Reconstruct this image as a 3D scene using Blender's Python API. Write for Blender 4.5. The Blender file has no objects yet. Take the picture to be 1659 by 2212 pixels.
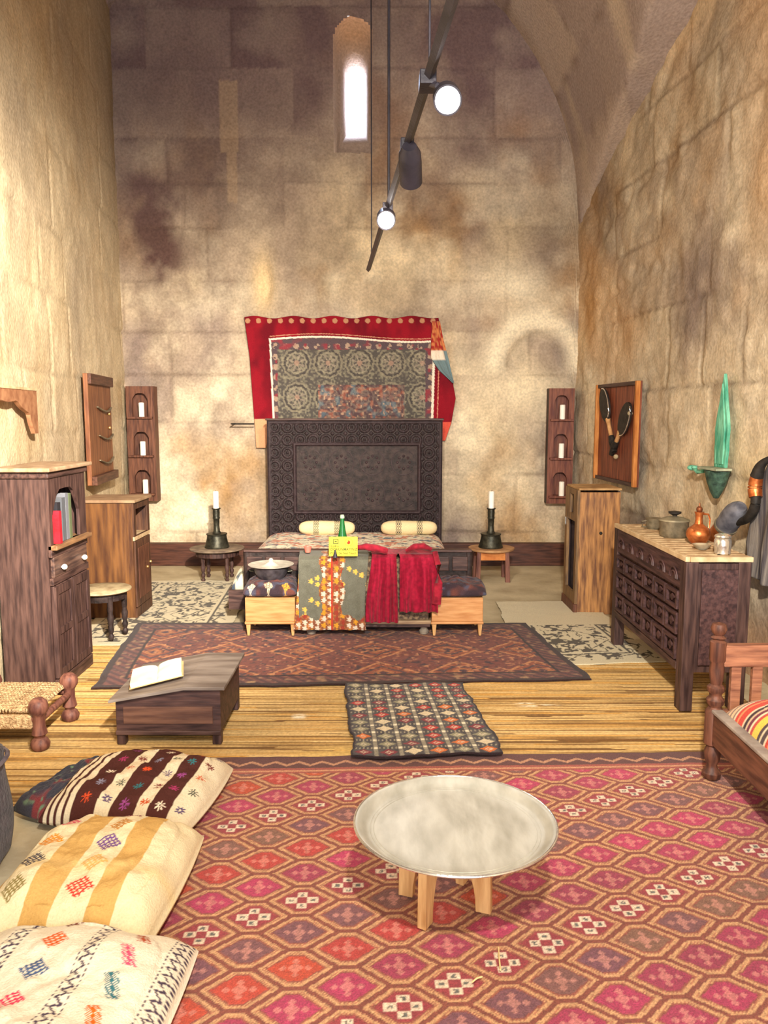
import bpy, bmesh, math, random
import numpy as np
from mathutils import Vector, Matrix
random.seed(7); rng = np.random.default_rng(7)
C = bpy.context.scene.collection
R = math.radians; PI = math.pi
SC = bpy.context.scene

# ------------------------------------------------------------------ camera
cam = bpy.data.objects.new('camera', bpy.data.cameras.new('camera')); C.objects.link(cam)
cam.location = (0, 0, 1.5); cam.rotation_euler = (R(90 - 7.1), 0, 0)
cam.data.sensor_fit = 'VERTICAL'; cam.data.sensor_height = 36.0; cam.data.lens = 1700 / 2212 * 36
cam.data.clip_start = .05
SC.camera = cam
# ------------------------------------------------------------------ light and exposure
SC.view_settings.view_transform = 'Standard'; SC.view_settings.look = 'None'
SC.view_settings.gamma = 1; SC.view_settings.use_curve_mapping = False
SC.view_settings.exposure = 0.35
w = bpy.data.worlds.new('sky'); SC.world = w; w.use_nodes = True
w.node_tree.nodes['Background'].inputs[0].default_value = (.80, .90, 1.0, 1)
w.node_tree.nodes['Background'].inputs[1].default_value = 6.0

def lamp(kind, name, loc, target, power, col=(1, .86, .66), size=.06, angle=60, blend=.8, sy=None):
    d = bpy.data.lights.new(name, kind); d.energy = power; d.color = col
    if kind == 'SPOT': d.spot_size = R(angle); d.spot_blend = blend; d.shadow_soft_size = size
    elif kind == 'AREA':
        d.size = size; d.shape = 'RECTANGLE' if sy else 'SQUARE'
        if sy: d.size_y = sy
    else: d.shadow_soft_size = size
    o = bpy.data.objects.new(name, d); C.objects.link(o); o.location = loc
    o.rotation_euler = (Vector(target) - Vector(loc)).to_track_quat('-Z', 'Y').to_euler()
    return o
WARM = (1, .89, .75); NEUT = (1, .92, .80)
# added fill at an invented doorway behind the viewer; daylight through the slit window
lamp('AREA', 'added_doorway_fill', (.1, -2.9, 1.9), (.0, 5, 1.8), 92, (1, .95, .92), 3.0, sy=3.0)
lamp('AREA', 'slit_daylight', (-.28, 8.62, 4.62), (-.1, 3, 3.6), 60, (.62, .72, 1.0), .2, sy=.6)
# the other spotlights of the track, above and behind the viewer
lamp('SPOT', 'track_spot_floor', (.18, .12, 2.62), (.3, 2.6, 0), 300, NEUT, .035, 105, .9)
lamp('SPOT', 'track_spot_left', (.2, .9, 2.62), (-2.2, 5.0, 1.35), 2500, WARM, .06, 62, 1)
lamp('SPOT', 'track_spot_right', (.2, .3, 2.62), (2.05, 5.0, 1.8), 640, WARM, .06, 90, 1)
lamp('SPOT', 'track_spot_bed', (.137, 3.90, 2.49), (-.3, 7.6, 1.1), 190, WARM, .05, 95, 1)
lamp('SPOT', 'track_spot_mid', (.010, 4.62, 2.57), (-.3, 3.4, 0), 50, WARM, .05, 130, 1)
lamp('SPOT', 'track_spot_near', (.22, 2.82, 2.55), (.4, .8, 0), 14, WARM, .05, 140, 1)

# ------------------------------------------------------------------ helpers
def lin(h):
    h = h.lstrip('#'); v = [int(h[i:i + 2], 16) / 255 for i in (0, 2, 4)]
    return tuple((x / 12.92 if x <= .04045 else ((x + .055) / 1.055) ** 2.4) for x in v)
def lina(h): return np.array(lin(h))

def vnoise(x, y, seed=0):
    xi = np.floor(x).astype(np.int64); yi = np.floor(y).astype(np.int64)
    fx = x - xi; fy = y - yi; fx = fx * fx * (3 - 2 * fx); fy = fy * fy * (3 - 2 * fy)
    def h(a, b):
        n = (a * 374761393 + b * 668265263 + seed * 974711) & 0x7fffffff
        n = ((n ^ (n >> 13)) * 1274126177) & 0x7fffffff
        return ((n ^ (n >> 16)) & 0xffff) / 65535.0
    return (h(xi, yi) * (1 - fx) + h(xi + 1, yi) * fx) * (1 - fy) + (h(xi, yi + 1) * (1 - fx) + h(xi + 1, yi + 1) * fx) * fy
def fbm(x, y, seed=0, o=5, g=.5):
    s = 0; a = 1; t = 0
    for i in range(o):
        s = s + a * vnoise(x * 2 ** i + 17.3 * i, y * 2 ** i + 9.1 * i, seed + i); t += a; a *= g
    return s / t
def hsh(i, j, s=0):
    return vnoise(np.asarray(i, float) + .0, np.asarray(j, float) + .0, s + 99)

class M:
    """collects shapes into one mesh"""
    def __init__(s): s.v = []; s.f = []
    def add(s, vs, fs):
        n = len(s.v); s.v += [tuple(p) for p in vs]; s.f += [tuple(i + n for i in f) for f in fs]; return s
    def box(s, x0, x1, y0, y1, z0, z1, b=0):
        if b <= 0:
            vs = [(x, y, z) for x in (x0, x1) for y in (y0, y1) for z in (z0, z1)]
            return s.add(vs, [(0, 1, 3, 2), (4, 6, 7, 5), (0, 4, 5, 1), (2, 3, 7, 6), (0, 2, 6, 4), (1, 5, 7, 3)])
        bm = bmesh.new(); bmesh.ops.create_cube(bm, size=1)
        for v in bm.verts: v.co = Vector(((x0 + x1) / 2 + v.co.x * (x1 - x0), (y0 + y1) / 2 + v.co.y * (y1 - y0), (z0 + z1) / 2 + v.co.z * (z1 - z0)))
        bmesh.ops.bevel(bm, geom=list(bm.edges), offset=b, segments=2, affect='EDGES', profile=.5)
        bm.verts.ensure_lookup_table(); bm.faces.ensure_lookup_table()
        s.add([v.co[:] for v in bm.verts], [[v.index for v in f.verts] for f in bm.faces]); bm.free(); return s
    def lathe(s, prof, c=(0, 0, 0), seg=24, sx=1, sy=1, mat=None):
        vs = []; fs = []; n = len(prof)
        for r, z in prof:
            for k in range(seg):
                a = 2 * PI * k / seg; vs.append(Vector((r * math.cos(a) * sx, r * math.sin(a) * sy, z)))
        for i in range(n - 1):
            for k in range(seg):
                k2 = (k + 1) % seg; fs.append((i * seg + k, i * seg + k2, (i + 1) * seg + k2, (i + 1) * seg + k))
        fs.append(tuple(range(seg))[::-1]); fs.append(tuple((n - 1) * seg + k for k in range(seg)))
        if mat is not None: vs = [mat @ v for v in vs]
        return s.add([v + Vector(c) for v in vs], fs)
    def tube(s, pts, r, seg=10, sc=1.0):
        pts = [Vector(p) for p in pts]; rs = r if isinstance(r, (list, tuple)) else [r] * len(pts)
        vs = []; fs = []
        for i, p in enumerate(pts):
            t = (pts[min(i + 1, len(pts) - 1)] - pts[max(i - 1, 0)]).normalized()
            u = t.cross(Vector((0, 0, 1)));
            if u.length < .1: u = t.cross(Vector((0, 1, 0)))
            u.normalize(); w_ = t.cross(u)
            for k in range(seg):
                a = 2 * PI * k / seg; vs.append(p + u * rs[i] * math.cos(a) + w_ * rs[i] * sc * math.sin(a))
        for i in range(len(pts) - 1):
            for k in range(seg):
                k2 = (k + 1) % seg; fs.append((i * seg + k, (i + 1) * seg + k, (i + 1) * seg + k2, i * seg + k2))
        fs.append(tuple(range(seg))); fs.append(tuple((len(pts) - 1) * seg + k for k in range(seg))[::-1])
        return s.add(vs, fs)
    def ball(s, c, r, seg=16, sz=1):
        return s.lathe([(max(1e-4, r * math.sin(a)), -r * sz * math.cos(a)) for a in np.linspace(0, PI, 10)], c, seg)
    def prism(s, poly, y0, y1, plane='xz'):
        """poly of 2-D points extruded between y0 and y1 (plane xz) or z (plane xy) or x (plane yz)"""
        n = len(poly)
        f = {'xz': lambda p, q: (p[0], q, p[1]), 'xy': lambda p, q: (p[0], p[1], q), 'yz': lambda p, q: (q, p[0], p[1])}[plane]
        vs = [f(p, y0) for p in poly] + [f(p, y1) for p in poly]
        return s.add(vs, [tuple(range(n)), tuple(range(n, 2 * n))[::-1]] + [(i, i + n, (i + 1) % n + n, (i + 1) % n) for i in range(n)])
    def plate(s, outer, holes, y0, y1):
        """a board in the xz plane with openings, between y0 and y1"""
        cu = bpy.data.curves.new('tmp', 'CURVE'); cu.dimensions = '2D'; cu.fill_mode = 'BOTH'; cu.extrude = abs(y1 - y0) / 2
        for pl in [outer] + holes:
            sp = cu.splines.new('POLY'); sp.points.add(len(pl) - 1); sp.use_cyclic_u = True
            for p, q in zip(sp.points, pl): p.co = (q[0], q[1], 0, 1)
        o = bpy.data.objects.new('tmp', cu); me = bpy.data.meshes.new_from_object(o)
        ym = (y0 + y1) / 2
        s.add([(v.co.x, ym - v.co.z, v.co.y) for v in me.vertices], [list(p.vertices) for p in me.polygons])
        bpy.data.objects.remove(o); bpy.data.curves.remove(cu); bpy.data.meshes.remove(me); return s
    def build(s, name, mat, parent=None, smooth=False, bevel=0, auto=True):
        me = bpy.data.meshes.new(name); me.from_pydata(s.v, [], s.f)
        bm = bmesh.new(); bm.from_mesh(me); bmesh.ops.remove_doubles(bm, verts=bm.verts, dist=1e-5)
        bmesh.ops.recalc_face_normals(bm, faces=bm.faces); bm.to_mesh(me); bm.free()
        me.materials.append(mat)
        o = bpy.data.objects.new(name, me); C.objects.link(o)
        if parent: o.parent = parent
        if smooth:
            me.shade_smooth()
            try: me.set_sharp_from_angle(angle=R(40))
            except Exception: pass
        if bevel:
            b = o.modifiers.new('bevel', 'BEVEL'); b.width = bevel; b.segments = 2; b.limit_method = 'ANGLE'
        return o

def gridmesh(name, P, mat, parent=None, col=None, thick=0, smooth=True, keep=None, closed=False):
    """P: (nu, nv, 3) points; col: (nu, nv, 3) colours"""
    nu, nv = P.shape[:2]
    i, j = np.meshgrid(np.arange(nu - 1), np.arange(nv - 1), indexing='ij')
    f = np.stack([i * nv + j, (i + 1) * nv + j, (i + 1) * nv + j + 1, i * nv + j + 1], -1)
    f = f[keep] if keep is not None else f.reshape(-1, 4)
    f = f.reshape(-1, 4)
    me = bpy.data.meshes.new(name)
    me.vertices.add(nu * nv); me.vertices.foreach_set('co', P.reshape(-1).astype(np.float32))
    me.loops.add(len(f) * 4); me.loops.foreach_set('vertex_index', f.reshape(-1).astype(np.int32))
    me.polygons.add(len(f)); me.polygons.foreach_set('loop_start', (np.arange(len(f)) * 4).astype(np.int32))
    me.update(calc_edges=True); me.validate()
    if col is not None:
        a = me.color_attributes.new('Col', 'FLOAT_COLOR', 'POINT')
        cc = np.concatenate([np.clip(col.reshape(-1, 3), 0, 1), np.ones((nu * nv, 1))], 1).astype(np.float32)
        a.data.foreach_set('color', cc.reshape(-1))
    if smooth: me.shade_smooth()
    me.materials.append(mat)
    o = bpy.data.objects.new(name, me); C.objects.link(o)
    if parent: o.parent = parent
    if thick:
        m = o.modifiers.new('thickness', 'SOLIDIFY'); m.thickness = thick; m.offset = 1
    return o

def nodes(name):
    m = bpy.data.materials.new(name); m.use_nodes = True
    return m, m.node_tree.nodes, m.node_tree.links, m.node_tree.nodes['Principled BSDF']
def mat(name, c1, c2=None, scale=(1, 1, 1), k=6, rough=.7, metal=0, bump=.15, bscale=60, detail=6, sheen=0, spec=.3, lo=.35, hi=.65):
    m, N, L, b = nodes(name)
    b.inputs['Roughness'].default_value = rough; b.inputs['Metallic'].default_value = metal
    b.inputs['Specular IOR Level'].default_value = spec
    if sheen: b.inputs['Sheen Weight'].default_value = sheen
    tc = N.new('ShaderNodeTexCoord'); mp = N.new('ShaderNodeMapping'); mp.inputs['Scale'].default_value = scale
    L.new(tc.outputs['Object'], mp.inputs[0])
    n = N.new('ShaderNodeTexNoise'); n.inputs['Scale'].default_value = k; n.inputs['Detail'].default_value = detail
    L.new(mp.outputs[0], n.inputs['Vector'])
    r = N.new('ShaderNodeValToRGB'); r.color_ramp.elements[0].color = (*lin(c1), 1); r.color_ramp.elements[1].color = (*lin(c2 or c1), 1)
    r.color_ramp.elements[0].position = lo; r.color_ramp.elements[1].position = hi
    L.new(n.outputs[0], r.inputs[0]); L.new(r.outputs[0], b.inputs['Base Color'])
    n2 = N.new('ShaderNodeTexNoise'); n2.inputs['Scale'].default_value = bscale; n2.inputs['Detail'].default_value = 3
    L.new(mp.outputs[0], n2.inputs['Vector'])
    if bump:
        bp = N.new('ShaderNodeBump'); bp.inputs['Strength'].default_value = bump; bp.inputs['Distance'].default_value = .01
        L.new(n2.outputs[0], bp.inputs['Height']); L.new(bp.outputs[0], b.inputs['Normal'])
    return m
def wood(name, c1, c2, axis='z', rough=.55, k=17):
    sc = {'x': (.12, 1, 1), 'y': (1, .12, 1), 'z': (1, 1, .12)}[axis]
    return mat(name, c1, c2, scale=sc, k=k * 3, rough=rough, bump=.25, bscale=55, detail=5, spec=.35)
def attrmat(name, rough=.9, amt=.25, k=140, bump=.3, sheen=0, spec=.1, k2=None):
    """colour from the woven / painted pattern of the mesh, with a fine procedural grain"""
    m, N, L, b = nodes(name)
    b.inputs['Roughness'].default_value = rough; b.inputs['Specular IOR Level'].default_value = spec
    if sheen: b.inputs['Sheen Weight'].default_value = sheen
    at = N.new('ShaderNodeAttribute'); at.attribute_name = 'Col'
    tc = N.new('ShaderNodeTexCoord'); n = N.new('ShaderNodeTexNoise'); n.inputs['Scale'].default_value = k; n.inputs['Detail'].default_value = 5
    L.new(tc.outputs['Object'], n.inputs['Vector'])
    mr = N.new('ShaderNodeMapRange'); mr.inputs[1].default_value = .25; mr.inputs[2].default_value = .75
    mr.inputs[3].default_value = 1 - amt; mr.inputs[4].default_value = 1 + amt; L.new(n.outputs[0], mr.inputs[0])
    mx = N.new('ShaderNodeVectorMath'); mx.operation = 'SCALE'
    L.new(at.outputs['Color'], mx.inputs[0]); L.new(mr.outputs[0], mx.inputs['Scale']); L.new(mx.outputs[0], b.inputs['Base Color'])
    if bump:
        bp = N.new('ShaderNodeBump'); bp.inputs['Strength'].default_value = bump; bp.inputs['Distance'].default_value = .006
        L.new(n.outputs[0], bp.inputs['Height']); L.new(bp.outputs[0], b.inputs['Normal'])
    return m
def emit(name, col, s):
    m, N, L, b = nodes(name); b.inputs['Emission Color'].default_value = (*col, 1); b.inputs['Emission Strength'].default_value = s
    b.inputs['Base Color'].default_value = (1, 1, 1, 1)
    nz = N.new('ShaderNodeTexNoise'); nz.inputs['Scale'].default_value = 5
    return m

def thing(name, label, cat, loc=(0, 0, 0), rz=0, group=None):
    o = bpy.data.objects.new(name, None); C.objects.link(o); o.empty_display_size = .05
    o.location = loc; o.rotation_euler = (0, 0, rz); o['label'] = label; o['category'] = cat
    if group: o['group'] = group
    return o
def tag(o, label, cat, group=None, kind=None):
    o['label'] = label; o['category'] = cat
    if group: o['group'] = group
    if kind: o['kind'] = kind
    return o
def struct(o): o['kind'] = 'structure'; return o
def dup(root):
    r = root.copy(); C.objects.link(r)
    for ch in list(root.children):
        c = ch.copy(); C.objects.link(c); c.parent = r
        for g in list(ch.children):
            d = g.copy(); C.objects.link(d); d.parent = c
    return r

# room geometry: the left wall opens 0.13 per metre towards the viewer, the right one 0.07
YB = 7.8
def xl(y): return -2.53 + .13 * (YB - y)
def xr(y): return 1.86 + .07 * (YB - y)
RWR = math.atan2(-1, .07)      # rotation of things on the right wall (front = local -y)
LWR = math.atan2(1, -.13)      # rotation of things on the left wall
XC, ZS = -.33, 3.3
def zx(x):                     # pointed arch across the room
    x = np.asarray(x, float)
    r = np.sqrt(np.clip(2.8 ** 2 - (x + .94) ** 2, 0, None)) + ZS
    l = 4.9 + 1.13 * np.sqrt(np.clip(1 - ((x - XC) / 2.3) ** 2, 0, 1))
    return np.where(x > XC, r, l)
def zy(y): return 3.22 + 1.45 * np.clip((YB - np.asarray(y, float)) / 4.2, 0, 1.6) ** .75
def zceil(x, y): return np.maximum(zx(x), zy(y))
def wallz_r(y): return zceil(xr(y), y)
def wallz_l(y): return zceil(xl(y), y)

# ------------------------------------------------------------------ materials
STONE = attrmat('weathered_stone', rough=.95, amt=.22, k=45, bump=.8, spec=.1)
WOOL = attrmat('woven_wool', rough=.95, amt=.28, k=260, bump=.5, sheen=.1)
COTTON = attrmat('woven_cotton', rough=.95, amt=.10, k=160, bump=.5)
REED = attrmat('dry_reed', rough=.8, amt=.22, k=70, bump=.3, spec=.2)
VELVET = attrmat('crimson_velvet', rough=.8, amt=.35, k=40, bump=.3, sheen=.12)
DARKWOOD = wood('dark_wood', '#2e1d1c', '#58403a', 'z')
DARKWOODX = wood('dark_wood_lengthwise', '#2e1d1c', '#5c433c', 'x')
BLACKWOOD = mat('blackened_carved_wood', '#1d1514', '#40322f', k=20, rough=.6, bump=.3)
CABWOOD = wood('walnut_cabinet', '#36201a', '#654430', 'z')
BROWNWOOD = wood('brown_wood', '#4a2b20', '#744a36', 'z')
REDWOOD = wood('reddish_wood', '#55302a', '#865848', 'z')
ORANGEWOOD = wood('worn_orange_wood', '#6c4832', '#b5834f', 'z')
PINE = wood('pine', '#b87e4a', '#d29c66', 'x')
PINEZ = wood('pine_upright', '#b48450', '#d4a870', 'z')
GREYTOP = mat('worn_grey_wood', '#645850', '#8e837a', scale=(.2, 1, 1), k=16, rough=.6)
PALETOP = mat('pale_worn_wood', '#a08c6c', '#d2c29c', k=14, rough=.6)
LEDGE = mat('rubbed_wood_edge', '#b89a72', '#d8bf98', k=14, rough=.6)
WAX = mat('candle_wax', '#f4eee2', '#fffaf0', k=5, rough=.4, bump=.02)
WICK = mat('wick', '#4a3d32', k=5)
TIN = mat('tinned_copper', '#aaa698', '#cac7ba', scale=(1, .35, 1), k=16, rough=.52, metal=.35, bump=.15, bscale=30)
STEEL = mat('silver_metal', '#d8d6d0', '#f4f2ec', k=20, rough=.22, metal=.9, bump=.1)
BRONZE = mat('dark_bronze', '#2f2f28', '#4c4a3e', k=30, rough=.45, metal=.6)
PEWTER = mat('dull_pewter', '#6e6552', '#968a72', k=30, rough=.5, metal=.5)
IRON = mat('black_iron', '#25221f', '#3c3631', k=30, rough=.6, metal=.4)
BRASS = mat('brass', '#d8a858', '#f2cf86', k=30, rough=.35, metal=.8)
COPPER = mat('copper', '#b05a2c', '#e08a50', k=25, rough=.35, metal=.75)
PATINA = mat('green_patina', '#3f9478', '#86cdac', scale=(1, 1, .25), k=30, rough=.7, bump=.6)
PATINAD = mat('dark_green_patina', '#2c3f38', '#4c6a58', k=30, rough=.6, bump=.6)
CHAR = mat('charcoal_cloth', '#2c2427', '#57494c', k=18, rough=.95, bump=.7, bscale=90, sheen=.2)
GREYCLOTH = mat('grey_striped_cloth', '#4a4448', '#8c8278', scale=(6, 1, .25), k=9, rough=.95, bump=.5)
ROPE = mat('woven_rope', '#9c7c58', '#d6b68a', scale=(1, 1, 1), k=60, rough=.95, bump=1, bscale=120)
BLACKPAINT = mat('black_painted_metal', '#26242c', '#3a3640', k=8, rough=.45)
CREAM = mat('cream_paper', '#f0e2bc', '#fff6dc', k=12, rough=.8, bump=.05)
PAGE = mat('page_edges', '#d8b888', '#f0d6a8', scale=(1, 1, 12), k=30, rough=.8)
YELLOW = mat('yellow_sign_board', '#f0dc1e', '#fbee38', k=6, rough=.5, bump=.02)
INK = mat('sign_ink', '#4a4a10', k=4, rough=.6, bump=0)
ORANGEINK = mat('orange_sign_ink', '#d87814', k=4, rough=.6, bump=0)
LAMPLIT = emit('lit_lamp_glass', (1, .97, .9), 60)
KNOB = mat('white_porcelain', '#e8e2d6', '#f6f2ea', k=5, rough=.25, bump=0)
GLASS, N_, L_, b_ = nodes('green_bottle_glass')
nt = N_.new('ShaderNodeTexNoise'); nt.inputs['Scale'].default_value = 30
rr = N_.new('ShaderNodeValToRGB'); rr.color_ramp.elements[0].color = (*lin('#0f5a2c'), 1); rr.color_ramp.elements[1].color = (*lin('#2f8f4c'), 1)
L_.new(nt.outputs[0], rr.inputs[0]); L_.new(rr.outputs[0], b_.inputs['Base Color'])
b_.inputs['Roughness'].default_value = .12; b_.inputs['Transmission Weight'].default_value = .35
FLOORM = mat('pale_flagstones', '#a8987a', '#cbbd9c', k=3, rough=.9, bump=.4, bscale=30)

# ------------------------------------------------------------------ walls
def masonry(u, z, seed, rough=.012, ch=(.40, .62), bw=(.6, 1.25)):
    """returns per-point block tone 0..1 and inward relief for coursed ashlar"""
    rg = np.random.default_rng(seed)
    zs = [-.25]
    while zs[-1] < 9: zs.append(zs[-1] + rg.uniform(*ch))
    zs = np.array(zs); zz = z + .02 * (fbm(u * .7, z * .7, seed + 3, 2) - .5)
    ci = np.clip(np.searchsorted(zs, zz) - 1, 0, len(zs) - 2)
    dz = np.minimum(zz - zs[ci], zs[ci + 1] - zz)
    tone = np.zeros_like(u); du = np.full_like(u, 9.); off = np.zeros_like(u)
    for c in range(len(zs) - 1):
        m = ci == c
        us = [-14 + rg.uniform(0, 1)]
        while us[-1] < 14: us.append(us[-1] + rg.uniform(*bw))
        us = np.array(us); tn = rg.uniform(0, 1, len(us)); of = rg.uniform(-1, 1, len(us))
        if not m.any(): continue
        uu = u[m] + .03 * (fbm(u[m] * 2, z[m] * 2, seed + 7, 2) - .5)
        bi = np.clip(np.searchsorted(us, uu) - 1, 0, len(us) - 2)
        tone[m] = tn[bi]; off[m] = of[bi]; du[m] = np.minimum(uu - us[bi], us[bi + 1] - uu)
    d = np.minimum(dz, du)
    chip = fbm(u * 3, z * 3, seed + 11, 3)
    joint = np.clip(1 - d / (.010 + .022 * chip), 0, 1) * np.clip((fbm(u * 1.1, z * 1.1, seed + 13, 2) - .32) * 5, 0, 1)
    relief = joint * .016 + off * .005 + (fbm(u * 2.2, z * 2.2, seed + 5, 5) - .5) * rough * 4 + (fbm(u * 11, z * 11, seed + 6, 3) - .5) * rough * 1.4
    return tone, joint, relief, d
def mix(a, b, t): t = np.clip(t, 0, 1)[..., None]; return a * (1 - t) + b * t

def stone_colour(u, z, seed, tone, joint, soot):
    c = mix(lina('#d0bfa2'), lina('#b3a08a'), tone)
    c = mix(c, lina('#e4d0aa'), (fbm(u * .9, z * .9, seed + 21, 4) - .5) * 4)
    c = mix(c, lina('#a98860'), (fbm(u * 1.6, z * 1.2, seed + 22, 5) - .54) * 4)
    c = mix(c, lina('#8c7c72'), (fbm(u * 1.3 + 4, z * .9, seed + 23, 5) - .55) * 4)
    c = mix(c, lina('#e8dabc'), (fbm(u * 2.3 + 9, z * 2.3, seed + 24, 6) - .56) * 3)
    c = c * (1 + .5 * (fbm(u * 9, z * 9, seed + 25, 3) - .5))[..., None]
    c = mix(c, lina('#5c4640'), soot)
    c = mix(c, lina('#574236'), joint * .45)
    return c

# back wall
nx, nz = 240, 330
X = np.linspace(-2.66, 1.96, nx); 
Xg, Tg = np.meshgrid(X, np.linspace(0, 1, nz), indexing='ij')
Zg = -.02 + Tg * (zceil(Xg, np.full_like(Xg, YB)) + .17)
tone, joint, rel, dd = masonry(Xg, Zg, 5, .010)
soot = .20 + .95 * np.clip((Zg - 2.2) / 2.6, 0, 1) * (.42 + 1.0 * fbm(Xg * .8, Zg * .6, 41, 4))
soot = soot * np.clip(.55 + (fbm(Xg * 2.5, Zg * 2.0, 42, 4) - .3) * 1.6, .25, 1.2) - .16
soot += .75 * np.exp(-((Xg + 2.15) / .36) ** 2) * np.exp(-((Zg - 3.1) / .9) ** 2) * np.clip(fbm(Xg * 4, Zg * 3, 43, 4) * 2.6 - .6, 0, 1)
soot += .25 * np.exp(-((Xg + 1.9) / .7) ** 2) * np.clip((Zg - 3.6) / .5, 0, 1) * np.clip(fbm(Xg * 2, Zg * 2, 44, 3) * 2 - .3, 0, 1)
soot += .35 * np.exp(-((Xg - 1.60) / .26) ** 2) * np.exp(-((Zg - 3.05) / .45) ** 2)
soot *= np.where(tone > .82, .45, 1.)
colr = stone_colour(Xg, Zg, 51, tone, joint, soot)
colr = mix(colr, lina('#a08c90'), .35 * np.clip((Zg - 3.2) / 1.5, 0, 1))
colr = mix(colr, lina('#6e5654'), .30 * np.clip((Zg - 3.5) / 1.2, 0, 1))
# whitewashed blind arch and its recess, right of the hanging
ar = np.hypot(Xg - 1.48, (Zg - 1.98) * .92); up = np.clip((Zg - 1.85) * 8, 0, 1)
rel += .05 * np.clip((.30 - ar) * 18, 0, 1) * up * np.clip(ar * 5, .2, 1)
colr = mix(colr, lina('#efe2c4'), .8 * np.exp(-((ar - .40) / .10) ** 2) * up)
colr = mix(colr, lina('#efe2c4'), .7 * np.exp(-((Xg - 1.2) / .35) ** 2 - ((Zg - 2.75) / .18) ** 2))
colr = mix(colr, lina('#f0e0bc'), .6 * np.exp(-((Xg - 1.25) / .6) ** 2 - ((Zg - 1.75) / .2) ** 2))
# knocked-out socket above the hanging
e = np.exp(-((Xg + 1.17) / .10) ** 2 - ((Zg - 2.75) / .26) ** 2 ) 
rel += .05 * np.clip(e * 2 - .5, 0, 1); colr = mix(colr, lina('#eccf9c'), e * .9)
for (a, b, c_, d_) in ((-1.55, -1.38, 3.95, 4.6), (-1.50, -1.40, 3.5, 3.95)):
    mk = ((Xg > a) & (Xg < b) & (Zg > c_) & (Zg < d_)); colr = np.where(mk[..., None], mix(colr, lina('#b89e80'), np.full_like(Xg, .55)), colr)
P = np.stack([Xg, YB + rel + .012, Zg], -1)
# window opening
def arch_outline(x0, x1, z0, z1, n=14):
    r = (x1 - x0) / 2; xc = (x0 + x1) / 2
    pts = [(x0, z0)] + [(x0, z0 + (z1 - r - z0) * t) for t in (.33, .66, 1)]
    pts += [(xc - r * math.cos(a), z1 - r + r * math.sin(a)) for a in np.linspace(0, PI, n + 2)[1:-1]]
    pts += [(x1, z0 + (z1 - r - z0) * t) for t in (1, .66, .33)] + [(x1, z0)]
    return pts
WO = arch_outline(-.47, -.105, 3.95, 5.16)
def inside_arch(x, z, x0, x1, z0, z1, m=0):
    r = (x1 - x0) / 2; xc = (x0 + x1) / 2
    return (x > x0 - m) & (x < x1 + m) & (z > z0 - m) & ((z < z1 - r) | (np.hypot(x - xc, z - (z1 - r)) < r + m))
xc_ = (Xg[:-1, :-1] + Xg[1:, 1:]) / 2; zc_ = (Zg[:-1, :-1] + Zg[1:, 1:]) / 2
keep = ~inside_arch(xc_, zc_, -.47, -.105, 3.95, 5.16)
struct(gridmesh('wall_back', P, STONE, col=colr, keep=keep))
# splayed embrasure down to the slit
rings = [(YB + .06, arch_outline(-.50, -.075, 3.92, 5.19)), (YB + .07, WO), (YB + .22, arch_outline(-.45, -.125, 4.0, 5.10)), (YB + .24, arch_outline(-.42, -.145, 4.10, 5.02)),
         (YB + .50, arch_outline(-.372, -.190, 4.28, 4.88)), (YB + .62, arch_outline(-.365, -.197, 4.28, 4.88))]
pe = np.array([[(x, y, z) for x, z in o + [o[0]]] for y, o in rings])
ce = np.zeros_like(pe) + lina('#a08c7c'); ce = mix(ce, lina('#c09468'), np.clip((pe[..., 2] - 4.85) * 4, 0, 1) * .7)  # warm light on the arch top is painted into the stone colour
g = struct(gridmesh('window_1', pe, STONE, col=ce, smooth=False))

# side walls
def sidewall(name, xf, zt, seed, sgn, rough, y0=-3.2, ny=440, nzz=190, kind='l'):
    Y = np.linspace(y0, YB + .1, ny); T = np.linspace(0, 1, nzz)
    Yg, Tg = np.meshgrid(Y, T, indexing='ij'); Zg = -.02 + Tg * (zt(Yg) + .17)
    tone, joint, rel, dd = masonry(Yg, Zg, seed, rough, bw=(.5, 1.1))
    if kind == 'r':
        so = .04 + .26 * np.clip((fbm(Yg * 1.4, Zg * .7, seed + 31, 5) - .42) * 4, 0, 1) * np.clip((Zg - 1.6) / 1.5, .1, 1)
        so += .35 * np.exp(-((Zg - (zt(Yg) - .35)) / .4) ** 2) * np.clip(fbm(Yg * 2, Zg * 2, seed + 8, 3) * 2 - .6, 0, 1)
        # eroded blocks and cracks
        er = fbm(Yg * 1.0 + 3, Zg * 1.4, seed + 77, 6); rel = rel + .035 * np.clip(np.abs(er - .5) * -9 + .6, 0, 1) * np.clip((fbm(Yg * .6, Zg * .6, seed + 78, 2) - .4) * 5, 0, 1)
    else:
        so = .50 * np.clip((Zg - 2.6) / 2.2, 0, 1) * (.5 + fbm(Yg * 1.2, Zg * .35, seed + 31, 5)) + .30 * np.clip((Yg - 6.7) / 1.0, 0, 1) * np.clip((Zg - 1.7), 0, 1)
    c = stone_colour(Yg, Zg, seed + 9, tone * .7, joint, so)
    if kind == 'l': c = mix(c, lina('#dccba6'), np.full_like(Yg, .45))
    if kind == 'r':
        c = mix(c, lina('#cc9c68'), .45 * np.clip((fbm(Yg * .9 + 5, Zg * .9, seed + 61, 4) - .48) * 5, 0, 1))
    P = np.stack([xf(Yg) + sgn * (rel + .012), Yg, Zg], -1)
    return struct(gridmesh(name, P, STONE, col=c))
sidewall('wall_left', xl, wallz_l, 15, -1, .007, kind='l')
sidewall('wall_right', xr, wallz_r, 26, 1, .014, kind='r')
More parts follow.
